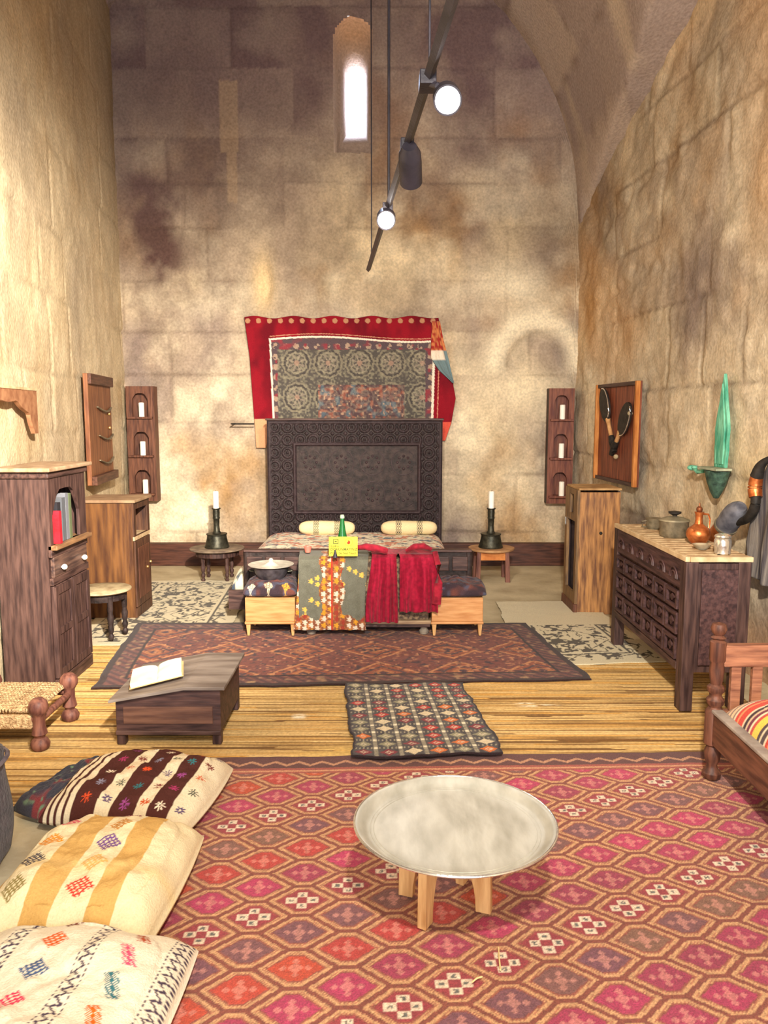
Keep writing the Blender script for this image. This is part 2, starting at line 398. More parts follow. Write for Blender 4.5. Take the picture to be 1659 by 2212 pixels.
# front wall behind the viewer with a doorway added for the fill light
m = M(); m.plate([(-4, -.02), (4, -.02), (4, 6.4), (-4, 6.4)], [[(-1.5, .02), (1.7, .02), (1.7, 3.5), (-1.5, 3.5)]], -3.45, -3.15)
struct(m.build('wall_front', mat('front_wall_stone', '#b59c7c', '#d6c098', k=3)))
# vault
S, T = np.meshgrid(np.linspace(0, 1, 150), np.linspace(-3.3, YB + .12, 170), indexing='ij')
Xv = xl(T) - .06 + (xr(T) - xl(T) + .12) * S
Zv = zceil(Xv, T)
# blend the arch smoothly where it meets the right wall
rv = (fbm(Xv * 1.5, T * 1.5, 88, 5) - .5) * .10 
tv, jv, rl2, _ = masonry(T + .35 * Xv, Zv + Xv * .7, 63, .008, ch=(.35, .5))
cv = mix(lina('#b7a596'), lina('#9d8c86'), tv); cv = mix(cv, lina('#cdbba4'), (fbm(Xv * 2, T * 2, 90, 4) - .5) * 4); cv = mix(cv, lina('#6a564e'), (fbm(Xv * 1.2, T * 1.4, 91, 5) - .55) * 5); cv = mix(cv, lina('#6a544a'), jv * .5)
struct(gridmesh('ceiling', np.stack([Xv, T, Zv + rv + rl2 * .8], -1), STONE, col=cv))
# floor
m = M(); m.box(-4, 4, -3.5, 8.6, -.08, 0)
struct(m.build('floor', FLOORM))
m = M(); m.box(-2.40, -1.02, 7.70, 7.79, .0, .225, .006); m.box(-1.02, .50, 7.70, 7.79, .0, .225, .006); m.box(.50, 1.83, 7.70, 7.79, .0, .225, .006)
struct(m.build('baseboard_back', wood('baseboard_wood', '#3a2018', '#5e382a', 'x')))

# ------------------------------------------------------------------ textiles on the floor
def quadrug(name, c00, c10, c11, c01, step, fn, z=.006, amp=.002, wav=.006, mat_=None, thick=.006, seed=0, real=None):
    """c00 near-left, c10 near-right, c11 far-right, c01 far-left; fn(u,v,W,H)->(colour) with u,v in metres"""
    c = [np.array(q, float) for q in (c00, c10, c11, c01)]
    W = (np.linalg.norm(c[1] - c[0]) + np.linalg.norm(c[2] - c[3])) / 2; H = (np.linalg.norm(c[3] - c[0]) + np.linalg.norm(c[2] - c[1])) / 2
    nu = int(W / step) + 1; nv = int(H / step) + 1
    U, V = np.meshgrid(np.linspace(0, 1, nu), np.linspace(0, 1, nv), indexing='ij')
    P = ((1 - U) * (1 - V))[..., None] * c[0] + (U * (1 - V))[..., None] * c[1] + (U * V)[..., None] * c[2] + ((1 - U) * V)[..., None] * c[3]
    P[..., 0] += (fbm(U * 0 + 3, V * H * 9, seed + 1, 3) - .5) * wav * 4 * (np.abs(U - .5) * 2) ** 6
    P[..., 1] += (fbm(U * W * 7, V * 0 + 5, seed + 2, 3) - .5) * wav * 4 * (np.abs(V - .5) * 2) ** 6
    Z = z + amp * 3 * np.clip(fbm(U * W * 3, V * H * 5, seed + 4, 3) - .45, 0, 1)
    col = fn(U * W, V * H, W, H)
    P3 = np.concatenate([P, Z[..., None]], -1)
    return gridmesh(name, P3, mat_ or WOOL, col=col, thick=thick)
def sel(conds, n): return conds

def carpet_front(u, v, W, H):
    st = .005; uq = np.round(u / st) * st; vq = np.round(v / st) * st
    cw, hh = .1405, .148
    ox, oy = .02, .03
    best = np.full(u.shape, 9.); bi = np.zeros(u.shape); bj = np.zeros(u.shape); bdx = np.zeros(u.shape); bdy = np.zeros(u.shape)
    i0 = np.floor((uq - ox) / cw)
    for di in (-1, 0, 1, 2):
        i = i0 + di; off = np.where(i % 2 == 1, hh / 2, 0)
        j = np.round((vq - oy - off) / hh)
        dx = uq - ox - i * cw; dy = vq - oy - off - j * hh
        mtr = np.maximum(np.abs(dy) / .074, (np.abs(dx) + np.abs(dy) * 1.2) / .1147)
        k = mtr < best
        best = np.where(k, mtr, best); bi = np.where(k, i, bi); bj = np.where(k, j, bj); bdx = np.where(k, dx, bdx); bdy = np.where(k, dy, bdy)
    # diagonal rows share a colour
    row = bj - np.floor(bi / 2)
    h = (row % 4).astype(int); h2 = vnoise(row * 1.0, bi * 0 + .0, 4); h3 = vnoise(bi * 1.0, bj * 1.0, 8)
    pal = np.array([lina('#a83030'), lina('#c8306a'), lina('#cc5226'), lina('#7c4658')])
    pink = mix(lina('#b82c5c'), lina('#8e2c48'), h3)
    orange = mix(lina('#c4501c'), lina('#b03030'), h3)
    gray = mix(lina('#6e4450'), lina('#7c5a44'), h3)
    fill = np.where((h == 0)[..., None], lina('#93303a'), np.where((h == 1)[..., None], pink, np.where((h == 2)[..., None], orange, gray)))
    pinkzone = (h == 2) & (uq > 1.35); fill = np.where(pinkzone[..., None], pink, fill)
    # motif
    flower = (np.abs(bdx) + np.abs(bdy) < .022) | ((np.abs(np.abs(bdx) - .034) + np.abs(bdy)) < .012) | ((np.abs(bdx) + np.abs(np.abs(bdy) - .026)) < .012)
    c = np.where((flower & (h > 0))[..., None], mix(fill, lina('#e8a08c'), np.full(u.shape, .42)), fill)
    s = .0165
    sq = ((np.abs(np.abs(bdx) - 2 * s) < s) & (np.abs(bdy) < s * .8)) | ((np.abs(bdx) < s) & (np.abs(np.abs(bdy) - 1.65 * s) < s * .8))
    dot = ((np.abs(np.abs(bdx) - 2 * s) < s * .45) & (np.abs(bdy) < s * .4)) | ((np.abs(bdx) < s * .45) & (np.abs(np.abs(bdy) - 1.65 * s) < s * .4))
    cr = np.where(sq[..., None], lina('#e2cdb0'), c); cr = np.where((dot & (rng.random(u.shape) > .25))[..., None], lina('#54605a'), cr)
    c = np.where((h == 0)[..., None], cr, c)
    inner = (best > .66) & (best <= .74); tan = (best > .72) & (best <= .90); dark = best > .93
    c = np.where(inner[..., None], lina('#8c4a3a'), c)
    c = np.where(tan[..., None], lina('#c99a6a'), c)
    c = np.where(((best > .90))[..., None], lina('#7e4030'), c)
    tick = (best > .72) & (best <= .80) & ((np.round(u / st) + np.round(v / st)) % 2 == 0)
    c = np.where(tick[..., None], lina('#a8684a'), c)
    # border along the far edge
    d = H - vq; tri = np.abs(((uq / .10) % 1) - .5) * 2
    bd = d < .165
    bc = np.where((np.abs(d - .055 - tri * .032) < .010)[..., None], lina('#b88864'), lina('#4c2a2a'))
    bc = np.where((d > .115)[..., None], lina('#9a4a3c'), bc); bc = np.where((np.abs(d - .14) < .007)[..., None], lina('#c89068'), bc)
    c = np.where(bd[..., None], bc, c)
    c = c * (.72 + .50 * rng.random(u.shape))[..., None]
    return mix(c, lina('#a87c74'), np.full(u.shape, .16))
o = quadrug('carpet', (-.93, 1.22), (1.95, 1.36), (1.87, 3.345), (-1.02, 3.265), .005, carpet_front, z=.014, thick=-.008, seed=3)
tag(o, 'large red and pink wool carpet of hexagon medallions under the round tray table', 'carpet')

def rug_mid(u, v, W, H):
    st = .009; uq = np.round(u / st) * st; vq = np.round(v / st) * st
    e = np.minimum(np.minimum(uq, W - uq), np.minimum(vq, H - vq))
    c = np.zeros(u.shape + (3,)) + lina('#6e3a32')
    a = ((uq / .46) % 1 - .5) * 2; b = ((vq / .44 + .1) % 1 - .5) * 2; d = np.abs(a) + np.abs(b)
    c = np.where((d < .85)[..., None], lina('#84452e'), c)
    c = np.where((np.abs(d - .85) < .06)[..., None], lina('#b0764c'), c); c = np.where((np.abs(d - .52) < .06)[..., None], lina('#4a3338'), c)
    c = np.where((d < .30)[..., None], lina('#a0643c'), c); c = np.where((d < .14)[..., None], lina('#4a2c34'), c)
    n = vnoise(uq / .022, vq / .022, 5); c = mix(c, lina('#3c2830'), (n - .62) * 4); c = mix(c, lina('#c0845a'), (vnoise(uq / .02, vq / .02, 15) - .72) * 4)
    bz = e < .16
    bc = np.where((((uq + vq) / .07 % 1) < .5)[..., None], lina('#4a2e30'), lina('#6a4038')); bc = mix(bc, lina('#9c7a58'), (vnoise(uq / .03, vq / .03, 9) - .66) * 3)
    bc = np.where((e < .04)[..., None], lina('#352422'), bc); bc = np.where((np.abs(e - .15) < .01)[..., None], lina('#2f2020'), bc)
    c = np.where(bz[..., None], bc, c)
    return c * (.8 + .4 * rng.random(u.shape))[..., None]
o = quadrug('rug', (-1.585, 4.117), (1.175, 4.272), (1.01, 5.47), (-1.755, 5.47), .009, rug_mid, z=.022, amp=.004, thick=-.008, wav=.008, seed=23)
tag(o, 'brown red oriental rug with dark border lying in front of the bed', 'rug')

def kilim(u, v, W, H):
    st = .006; uq = np.round(u / st) * st; vq = np.round(v / st) * st
    nx_, ny_ = 6, 11
    a = (uq / W * nx_) % 1; b = (vq / H * ny_) % 1; ia = np.floor(uq / W * nx_); ib = np.floor(vq / H * ny_)
    c = np.zeros(u.shape + (3,)) + lina('#3a3336')
    c = mix(c, lina('#54504e'), (vnoise(uq / .012, vq / .05, 3)))
    d = np.abs(a - .5) / .40 + np.abs(b - .5) / .42
    hcol = hsh(ia, ib, 3); pal = [lina('#a8322c'), lina('#c4682c'), lina('#cdbb98'), lina('#7c3038'), lina('#8a8468')]
    pc = np.zeros_like(c)
    for k in range(5): pc = np.where((np.floor(hcol * 4.99) == k)[..., None], pal[k], pc)
    c = np.where((d < .9)[..., None], pc, c); c = np.where((d < .42)[..., None], lina('#e0cdb0') * .8, c); c = np.where((d < .22)[..., None], pc, c)
    vl = (a < .07) | (a > .93); hl = (b < .10) | (b > .9)
    c = np.where((vl & (np.round(v / st) % 2 == 0))[..., None], lina('#b3a78c'), c)
    c = np.where((hl & (np.round(u / st) % 3 == 0))[..., None], lina('#9a9078'), c); c = np.where((vl & hl)[..., None], lina('#d8ccb0'), c)
    e = np.minimum(np.minimum(uq, W - uq), np.minimum(vq, H - vq)); c = np.where((e < .012)[..., None], lina('#2e2224'), c)
    return c * (.85 + .3 * rng.random(u.shape))[..., None]
o = quadrug('kilim', (-.140, 3.222), (.518, 3.262), (.432, 4.175), (-.208, 4.155), .006, kilim, z=.038, amp=.006, wav=.014, thick=-.008, seed=9)
tag(o, 'small dark checked kilim with red and cream diamonds lying on the reed mat', 'kilim')

# reed mat: real ridges
ny_ = 1; st = .0026
V = np.arange(2.83, 4.96, st); U = np.linspace(0, 1, 190)
Ug, Vg = np.meshgrid(U, V, indexing='ij'); Ug = (xl(Vg) + .05) * (1 - Ug) + 1.90 * Ug
wv = Vg + .010 * (fbm(Ug * .9, Vg * .7, 71, 3) - .5) + .004 * (fbm(Ug * 4, Vg * 2, 72, 2) - .5)
pitch = .0125; ri = np.floor(wv / pitch); ph = (wv / pitch) % 1
seg_ = np.floor(Ug / .9 + hsh(ri, ri * 0, 5) * 7)
h1 = hsh(ri, seg_, 6); h2 = hsh(ri, seg_, 7)
ridge = np.sqrt(np.clip(1 - (ph * 2 - 1) ** 2, 0, 1))
Zr = .006 + .0055 * ridge * (.6 + .6 * h2)
gap = (vnoise(Ug * 1.3, ri * 1.0, 31) > .78) & (h1 < .7); Zr = np.where(gap, Zr - .004, Zr)
cr = mix(lina('#b08e56'), lina('#ccab74'), h1); cr = mix(cr, lina('#b88a48'), (h2 - .68) * 4); cr = mix(cr, lina('#d0ac60'), (fbm(Ug * 1.1, Vg * 1.4, 33, 3) - .5) * 4)
cr = mix(cr, lina('#5c3c22'), np.where(gap, .85, 0) * 1.0); cr = mix(cr, lina('#7a5a34'), (vnoise(Ug * 2.2, ri * 1.0, 37) - .60) * 3); cr = mix(cr, lina('#8a6236'), np.clip(1 - ridge * 2.5, 0, 1) * .6)
for (tx, ty, wx_, wy_) in ((.80, 3.90, .09, .018), (-.42, 3.75, .03, .03), (.72, 3.93, .05, .012)):
    cr = mix(cr, lina('#dccfb4'), np.exp(-((Ug - tx) / wx_) ** 4 - ((Vg - ty) / wy_) ** 4) * (vnoise(Ug * 30, Vg * 60, 3) > .3))
rm = gridmesh('reed_mat', np.stack([Ug, Vg, Zr], -1), REED, col=cr, thick=-.004, smooth=False)
tag(rm, 'yellow reed mat across the floor between the carpet and the bed rug', 'mat')

def felt(u, v, W, H, dens=.60, seed=0, plain=0):
    c = np.zeros(u.shape + (3,)) + lina('#cfc2a0')
    uq = np.round(u / .008) * .008; vq = np.round(v / .008) * .008
    n = np.abs(fbm(uq * 14, vq * 9, 55 + seed, 2) - .5); m2 = (n < .035) | (fbm(uq * 30, vq * 22, 56 + seed, 2) > .63)
    a = np.abs((uq / .42) % 1 - .5) + np.abs((vq / .5) % 1 - .5); m2 = m2 | (np.abs(a - .5) < .012)
    e = np.minimum(np.minimum(uq, W - uq), np.minimum(vq, H - vq)); m2 = m2 & (e > .07) & ~((e > .2) & (e < .225)); m2 = m2 | (np.abs(e - .19) < .010)
    m2 = m2 & (v < H * (1 - plain))
    return np.where(m2[..., None], lina('#4a4030'), c)
o = quadrug('felt_rug', (-2.08, 4.97), (-1.05, 4.99), (-1.16, 6.98), (-2.18, 6.98), .008, felt, z=.010, amp=.003, wav=.01, thick=-.006, seed=31)
tag(o, 'cream rug with fine dark leaf pattern beside the left cabinet', 'rug')
def feltr(u, v, W, H):
    return felt(u, v, W, H, seed=7, plain=.45)
o = quadrug('felt_rug', (.80, 4.52), (1.78, 4.62), (1.60, 6.15), (.90, 6.15), .008, feltr, z=.016, amp=.003, wav=.01, thick=-.006, seed=37)
tag(o, 'cream rug with faint leaf pattern under the feet of the carved chest', 'rug')

# ------------------------------------------------------------------ cushions
def cushion(name, cx, cy, wx, wy, h, rz, fn, label, z0=.012, seed=0, mat_=None, n=150, tilt=(0, 0), cat='cushion', parent=None):
    U, V = np.meshgrid(np.linspace(-1, 1, n), np.linspace(-1, 1, n), indexing='ij')
    pin = 1 - .05 * (1 - U ** 2) * V ** 2 * 0
    f = np.clip(1 - np.abs(U) ** 4.2, 0, 1) ** .55 * np.clip(1 - np.abs(V) ** 4.2, 0, 1) ** .55
    px = U * wx / 2 * (1 - .05 * (1 - V ** 2) * -1 + .0) ; py = V * wy / 2 * (1 + .05 * (1 - U ** 2))
    wr = (fbm(U * 2.2 + seed, V * 2.2, seed + 3, 4) - .5) * .05 * (.3 + f)
    cr_ = .010 * np.sin((U * 1.0 + V * .6) * 9 + 4 * fbm(U * 1.5, V * 1.5, seed + 8, 2)) * (f < .75) * f
    top = h * (.28 + .72 * f) + wr * f + cr_
    bot = h * .22 * (1 - f)
    edge = (np.abs(U) == 1) | (np.abs(V) == 1)
    top = np.where(edge, h * .26, top); bot = np.where(edge, h * .26, bot)
    col = fn((U + 1) / 2 * wx, (V + 1) / 2 * wy, wx, wy)
    tz = tilt[0] * px + tilt[1] * py
    Pt = np.stack([px, py, top + tz], -1); Pb = np.stack([px, py, bot + tz], -1)
    # one closed mesh: top then mirrored bottom
    Pall = np.concatenate([Pt, Pb[::-1]], 0); call = np.concatenate([col, col[::-1]], 0)
    o = gridmesh(name, Pall, mat_ or COTTON, col=call)
    o.location = (cx, cy, z0); o.rotation_euler = (0, 0, rz)
    if parent: o.parent = parent
    elif label: tag(o, label, cat)
    return o
def stars(u, v, cx, cy, r, c, colr_, arms=8):
    d = np.hypot(u - cx, v - cy); a = np.arctan2(v - cy, u - cx)
    return np.where(((d < r * (.62 + .38 * np.cos(a * arms))) & (d > r * .18))[..., None], colr_, c)
def hatch(u, v, cx, cy, rx, ry, c, colr_, k=.0165):
    d = np.abs(u - cx) / rx + np.abs(v - cy) / ry
    g_ = (((u + v) / k) % 1 < .42) | (((u - v) / k) % 1 < .42)
    return np.where(((d < 1) & g_)[..., None], colr_, c)
rc = random.Random(3)
def cush_striped(u, v, W, H):
    c = np.zeros(u.shape + (3,)) + lina('#dccbaa'); br = lina('#4e2a24')
    for a, b in ((0, .02), (.035, .047), (.062, .074), (.090, .102), (.125, .215), (.265, .355), (.405, .475)):
        c = np.where(((u > a) & (u < b))[..., None], br, c)
    cols = ['#d8502a', '#8c8ca0', '#f0dcc0', '#b03a6a', '#9a4a8a', '#2f7a80']
    for i, (x, on) in enumerate(((.17, 1), (.24, 0), (.31, 1), (.38, 0), (.44, 1), (.505, 0))):
        for k in range(5):
            cc = lina(cols[(i * 2 + k) % 6]) if on else lina(['#7a3a34', '#5c4a6a', '#3c4438', '#c05028'][(k + i) % 4])
            c = stars(u, v, x + .006 * math.sin(k * 2.), .05 + k * .095 + .012 * (i % 2), .019, c, cc)
    return c
cushion('cushion', -.925, 2.855, .555, .50, .135, R(-8), cush_striped, 'brown and cream striped kilim cushion with coloured stars, farthest in the row', seed=1, z0=.024)
def cush_ochre(u, v, W, H):
    c = np.zeros(u.shape + (3,)) + lina('#e0cda4'); oc = lina('#c89e5c')
    for a, b in ((0, .035), (.135, .22), (.315, .385)): c = np.where(((u > a) & (u < b))[..., None], oc, c)
    c = mix(c, lina('#e6c584'), np.clip(1 - np.abs(v - .2) * 22, 0, 1) * .5)
    for i, k in enumerate(['#8a7a48', '#3c3a48', '#e08a20', '#cc4460']): c = hatch(u, v, .085, .105 + i * .115, .040, .042, c, lina(k))
    for i, k in enumerate(['#cc4034', '#d8a860', '#6e4a80', '#b8782c', '#7a2c40']): c = hatch(u, v, .268, .115 + i * .098, .044 - .003 * i, .042, c, lina(k))
    return c
cushion('cushion', -.872, 2.250, .49, .57, .17, R(-3), cush_ochre, 'ochre and cream banded cushion with woven lozenges, middle of the row', seed=5, z0=.024)
def cush_cream(u, v, W, H):
    c = np.zeros(u.shape + (3,)) + lina('#e0d2b8'); dk = lina('#4c3f4c')
    for x in (.155, .36, .552):
        t = np.abs(((v / .028) % 1) - .5) * 2
        c = np.where(((np.abs(u - x - (t - .5) * .020) < .0045) | (((np.abs(u - x + .018) < .003) | (np.abs(u - x - .018) < .003)) & ((v / .014) % 1 < .5)))[..., None], dk, c)
    for i, k in enumerate(['#8c2c44', '#8c8a68', '#dc3c5c', '#4a5c7c', '#d06030', '#7c4a3c']): c = hatch(u, v, .257, .08 + i * .098, .036, .034, c, lina(k))
    for i, k in enumerate(['#e04a5c', '#5a4238', '#d8641c', '#3a6a70', '#e0506c', '#a84a2c']):
        cx, cy = .456, .06 + i * .095; sh = (u - cx) + (v - cy) * .45
        g_ = (np.abs(sh) < .017) & (np.abs(v - cy) < .036) & ((((v + u) / .010) % 1 < .55) | (np.abs(sh) < .003))
        c = np.where(g_[..., None], lina(k), c)
    for i, k in enumerate(['#b84a3c', '#4a3a34', '#d85a5a']): c = hatch(u, v, .05, .25 + i * .11, .03, .03, c, lina(k))
    return c
cushion('cushion', -.815, 1.675, .58, .62, .150, R(-5), cush_cream, 'cream cushion with zigzag lines and small coloured motifs, nearest to the viewer', seed=9, z0=.024)
def cush_dark(u, v, W, H):
    c = np.zeros(u.shape + (3,)) + lina('#3c3a42'); c = mix(c, lina('#7a3434'), (vnoise(u / .03, v / .03, 2) - .5) * 4 * (u > .07)); return mix(c, lina('#6a8064'), (vnoise(u / .02, v / .02, 4) - .72) * 5)
cushion('cushion', -1.20, 2.92, .22, .42, .10, R(-24), cush_dark, 'dark patterned cushion showing beneath the striped kilim cushion', seed=12, z0=.013, mat_=WOOL)

# ------------------------------------------------------------------ charcoal pouf at the left edge
t = thing('pouf', 'charcoal cloth covered pouf at the left edge beside the cushions', 'pouf', (-1.535, 2.34, 0))
n = 60
A, Hh = np.meshgrid(np.linspace(0, 2 * PI, n + 1), np.linspace(0, 1, 40), indexing='ij')
def sq(a, p=5): return (np.abs(np.cos(a)) ** p + np.abs(np.sin(a)) ** p) ** (-1 / p)
prof = np.where(Hh < .75, 1, np.clip(1 - ((Hh - .75) / .25) ** 3, 0, 1) ** .6)
rr_ = sq(A) * (.262 * (1 + .03 * np.sin(Hh * 7)) + .008 * np.sin(A * 9 + 3 * Hh)) * prof
zz = .014 + np.where(Hh < .75, Hh / .75 * .35, .35 + .05 * ((Hh - .75) / .25) ** .7)
gridmesh('cover', np.stack([rr_ * np.cos(A), rr_ * np.sin(A) * 1.05, zz], -1), CHAR, parent=t)
m = M(); m.tube([(.270 * sq(a) * math.cos(a), .283 * sq(a) * math.sin(a), .352) for a in np.linspace(0, 2 * PI, 60)], .008, 6)
m.build('piping', mat('grey_piping', '#5c5258', '#7c7278', k=20), t, True)

# ------------------------------------------------------------------ tray table
stand = thing('tray_stand', 'pale wooden folding stand with arched legs under the round metal tray', 'stand', (.185, 2.235, .0225))
def board(L, h, th):
    o = [(-L, 0), (-L + .046, 0)] + [(-L + .046 + (L - .046) * (1 - math.cos(a)) * 1.0, .0 + (h - .085) * math.sin(a)) for a in np.linspace(0, PI / 2, 9)[1:]]
    o2 = [(-x, z) for x, z in o[::-1]][1:]
    return o + o2 + [(L * .96, h), (-L * .96, h)]
for i, (a, L) in enumerate(((R(59), .150), (R(-20), .145))):
    m = M(); m.prism(board(L, .280, .02), -.014, .014)
    b = m.build('leg_board', PINEZ, stand, bevel=.002); b.rotation_euler = (0, 0, a); b.location.z = 0
m = M(); m.box(.02, .10, -.075, -.055, .17, .235, .003); b = m.build('crossbar', PINEZ, stand); b.rotation_euler = (0, 0, R(-8))
tr = thing('tray', 'large round tinned metal tray with raised rim on the wooden stand', 'tray', (.205, 2.150, .3105)); tr.rotation_euler = (R(-1.0), 0, 0)
pf = [(.0005, 0), (.20, 0), (.250, .001), (.258, .004), (.268, .012), (.277, .020), (.287, .024), (.291, .023), (.291, .019), (.283, .016), (.270, .006), (.258, -.002), (.0005, -.003)]
m = M(); m.lathe(pf, seg=96); m.build('dish', TIN, tr, True)
m = M()
m.tube([(.2905 * math.cos(a), .2905 * math.sin(a), .0225) for a in np.linspace(0, 2 * PI, 97)], .0038, 8); m.build('rim', STEEL, tr, True)
m = M()
for rr0 in (.245, .235): m.tube([(rr0 * math.cos(a), rr0 * math.sin(a), .0008) for a in np.linspace(0, 2 * PI, 97)], .0012, 5)
m.build('engraved_ring', TIN, tr, True)

# ------------------------------------------------------------------ slope-top writing chest and open book
t = thing('writing_chest', 'dark wooden slope top writing chest standing on the reed mat', 'chest', (-.965, 3.41, .012))
x0, x1, y0, y1 = -.245, .228, 0, .46
m = M(); m.prism([(x0, .06), (x1, .06), (x1, .262), (.07, .262), (x0, .205)], y0, y1); m.build('body', wood('desk_wood', '#2c1c1c', '#523832', 'x'), t, bevel=.003)
m = M(); m.prism([(x0 - .025, .203), (x0 - .025, .216), (.065, .279), (x1 + .025, .279), (x1 + .025, .263), (.07, .263)], y0 - .025, y1 + .03); m.build('lid', GREYTOP, t, bevel=.003)
for (a, b) in ((x0, y0), (x1 - .04, y0), (x0, y1 - .04), (x1 - .04, y1 - .04)):
    m = M(); m.prism([(a, 0), (a + .04, 0), (a + .04, .06), (a, .06)], b, b + .04); m.build('foot', DARKWOOD, t, bevel=.004)
m = M(); m.box(x0 + .035, x1 - .035, -.006, .002, .10, .18, .002); m.build('front_panel', wood('desk_panel', '#4a3028', '#694838', 'x'), t)
m = M(); m.box(x0, x1, -.012, .006, .05, .07, .003); m.build('skirting', DARKWOODX, t)
bk = thing('book', 'open book with cream pages lying on the grey sloping lid', 'book', (-1.065, 3.575, .286), R(12)); bk.rotation_euler = (0, R(-10.5), R(14))
for sg in (-1, 1):
    U, V = np.meshgrid(np.linspace(0, 1, 14), np.linspace(0, 1, 6), indexing='ij')
    z = .026 * (np.sin(np.clip(U * 1.25, 0, 1) * PI / 2) ** .5) * (1 - .35 * U) + .002
    Pp = np.stack([sg * U * .115, (V - .5) * .215, z], -1)
    m = M(); 
    prof_ = [(sg * u_ * .115, float(.026 * (math.sin(min(u_ * 1.25, 1) * PI / 2) ** .5) * (1 - .3 * u_) + .002)) for u_ in np.linspace(0, 1, 12)]
    m.prism([(0, 0)] + prof_ + [(sg * .115, 0)], -.1075, .1075); m.build('page_block', CREAM if sg else PAGE, bk)
m = M(); m.box(-.122, .122, -.112, .112, -.004, 0, .001); m.build('cover', mat('tan_cover', '#c89c68', '#d8b080', k=20), bk)

# ------------------------------------------------------------------ woven stool with turned feet
t = thing('woven_stool', 'low stool with woven rope seat and chunky turned red legs', 'stool', (-1.72, 3.53, .012))
legp = [(.0005, 0), (.028, 0), (.040, .012), (.043, .030), (.034, .048), (.022, .058), (.024, .066), (.034, .075), (.030, .095), (.026, .115), (.026, .155), (.030, .165), (.040, .180), (.043, .200), (.038, .220), (.022, .236), (.0005, .240)]
for a in (-.185, .185):
    for b in (-.17, .17):
        m = M(); m.lathe(legp, (a, b, 0), 18); m.build('leg', REDWOOD, t, True)
for nm, pts in (('rail', [(-.185, -.17, .145), (.185, -.17, .145)]), ('rail', [(-.185, .17, .145), (.185, .17, .145)]), ('rail', [(.185, -.17, .135), (.185, .17, .135)]), ('rail', [(-.185, -.17, .135), (-.185, .17, .135)])):
    m = M(); m.tube(pts, .017, 10); m.build(nm, REDWOOD, t, True)
n = 70; U, V = np.meshgrid(np.linspace(-1, 1, n), np.linspace(-1, 1, n), indexing='ij')
zc = .168 + .012 * (1 - U ** 8) * (1 - V ** 8) + .0035 * np.sin(U * 70) * np.sign(np.sin(V * 45)) - .01 * (1 - U ** 2) * (1 - V ** 2)
o = gridmesh('seat', np.stack([U * .165, V * .175, zc], -1), ROPE, parent=t, thick=.02)
m = M(); m.box(-.16, .16, -.19, -.165, .10, .165, .008); m.build('rope_wrapping', ROPE, t)

# ------------------------------------------------------------------ wardrobe at left with arched niche
t = thing('bookcase_cabinet', 'tall dark wooden cabinet with arched book niche, two white drawer knobs', 'cabinet', (-1.765, 4.075, .012), R(90))
Wd, Dp, Ht = .50, .265, 1.19
def arch_hole(xa, xb, za, zb, n=12, cusp=True):
    r = (xb - xa) / 2; xc = (xa + xb) / 2; rz_ = zb - (zb - r)
    pts = [(xa, za), (xb, za), (xb, zb - r * .85)]
    for a in np.linspace(0, PI, n)[0:]:
        q = 1 - .10 * abs(math.sin(3 * a)) if cusp else 1
        pts.append((xc + r * math.cos(a) * q, zb - r * .85 + r * .85 * math.sin(a) * q))
    pts.append((xa, zb - r * .85)); return pts
m = M(); m.box(0, .022, .0, Dp, 0, Ht); m.build('side_panel', DARKWOOD, t)
m = M(); m.box(Wd - .022, Wd, .0, Dp, 0, Ht); m.build('side_panel', DARKWOOD, t)
m = M(); m.box(.022, Wd - .022, Dp - .015, Dp, .03, Ht); m.build('back_panel', BLACKWOOD, t)
m = M(); m.plate([(0, .775), (Wd, .775), (Wd, Ht), (0, Ht)], [arch_hole(.035, .40, .80, 1.105)], -.018, 0); m.build('niche_frame', DARKWOOD, t)
m = M(); m.box(.022, Wd - .022, .0, Dp - .015, .775, .797); m.box(.0, Wd, -.050, 0, .775, .800, .004); m.build('shelf', wood('shelf_lip', '#6a4c34', '#94704c', 'x'), t)
m = M(); m.box(-.05, Wd + .05, -.05, Dp, Ht, Ht + .022, .006); m.build('top', mat('cabinet_top', '#8a6e54', '#b0977a', k=14), t)
m = M(); m.box(-.02, Wd + .02, -.03, Dp, Ht - .035, Ht, .008); m.build('cornice', DARKWOODX, t)
dr = M().box(.02, Wd - .02, -.022, 0, .625, .735, .004).build('drawer', wood('drawer_wood', '#3a2a28', '#6a5044', 'x'), t)
for xk in (.11, .40):
    m = M(); m.ball((xk, -.038, .668), .0155, sz=1); m.lathe([(.006, 0), (.006, .02)], (xk, -.022, .668), 8, mat=Matrix.Rotation(R(90), 3, 'X')); m.build('knob', KNOB, dr, True)
for za, zb in ((.735, .775), (.585, .625), (0, .07)):
    m = M(); m.box(0, Wd, -.021, 0, za, zb, .004); m.build('face_rail', DARKWOODX, t)
for a, b in ((.012, .246), (.254, Wd - .012)):
    d = M().box(a, b, -.018, 0, .075, .58, .003).build('door', DARKWOOD, t)
    m = M()
    m.plate([(a + .002, .08), (b - .002, .08), (b - .002, .575), (a + .002, .575)], [[(a + .035, .12), (b - .035, .12), (b - .035, .31), (a + .035, .31)], [(a + .035, .345), (b - .035, .345), (b - .035, .53), (a + .035, .53)]], -.026, -.018)
    m.build('door_moulding', DARKWOOD, d)
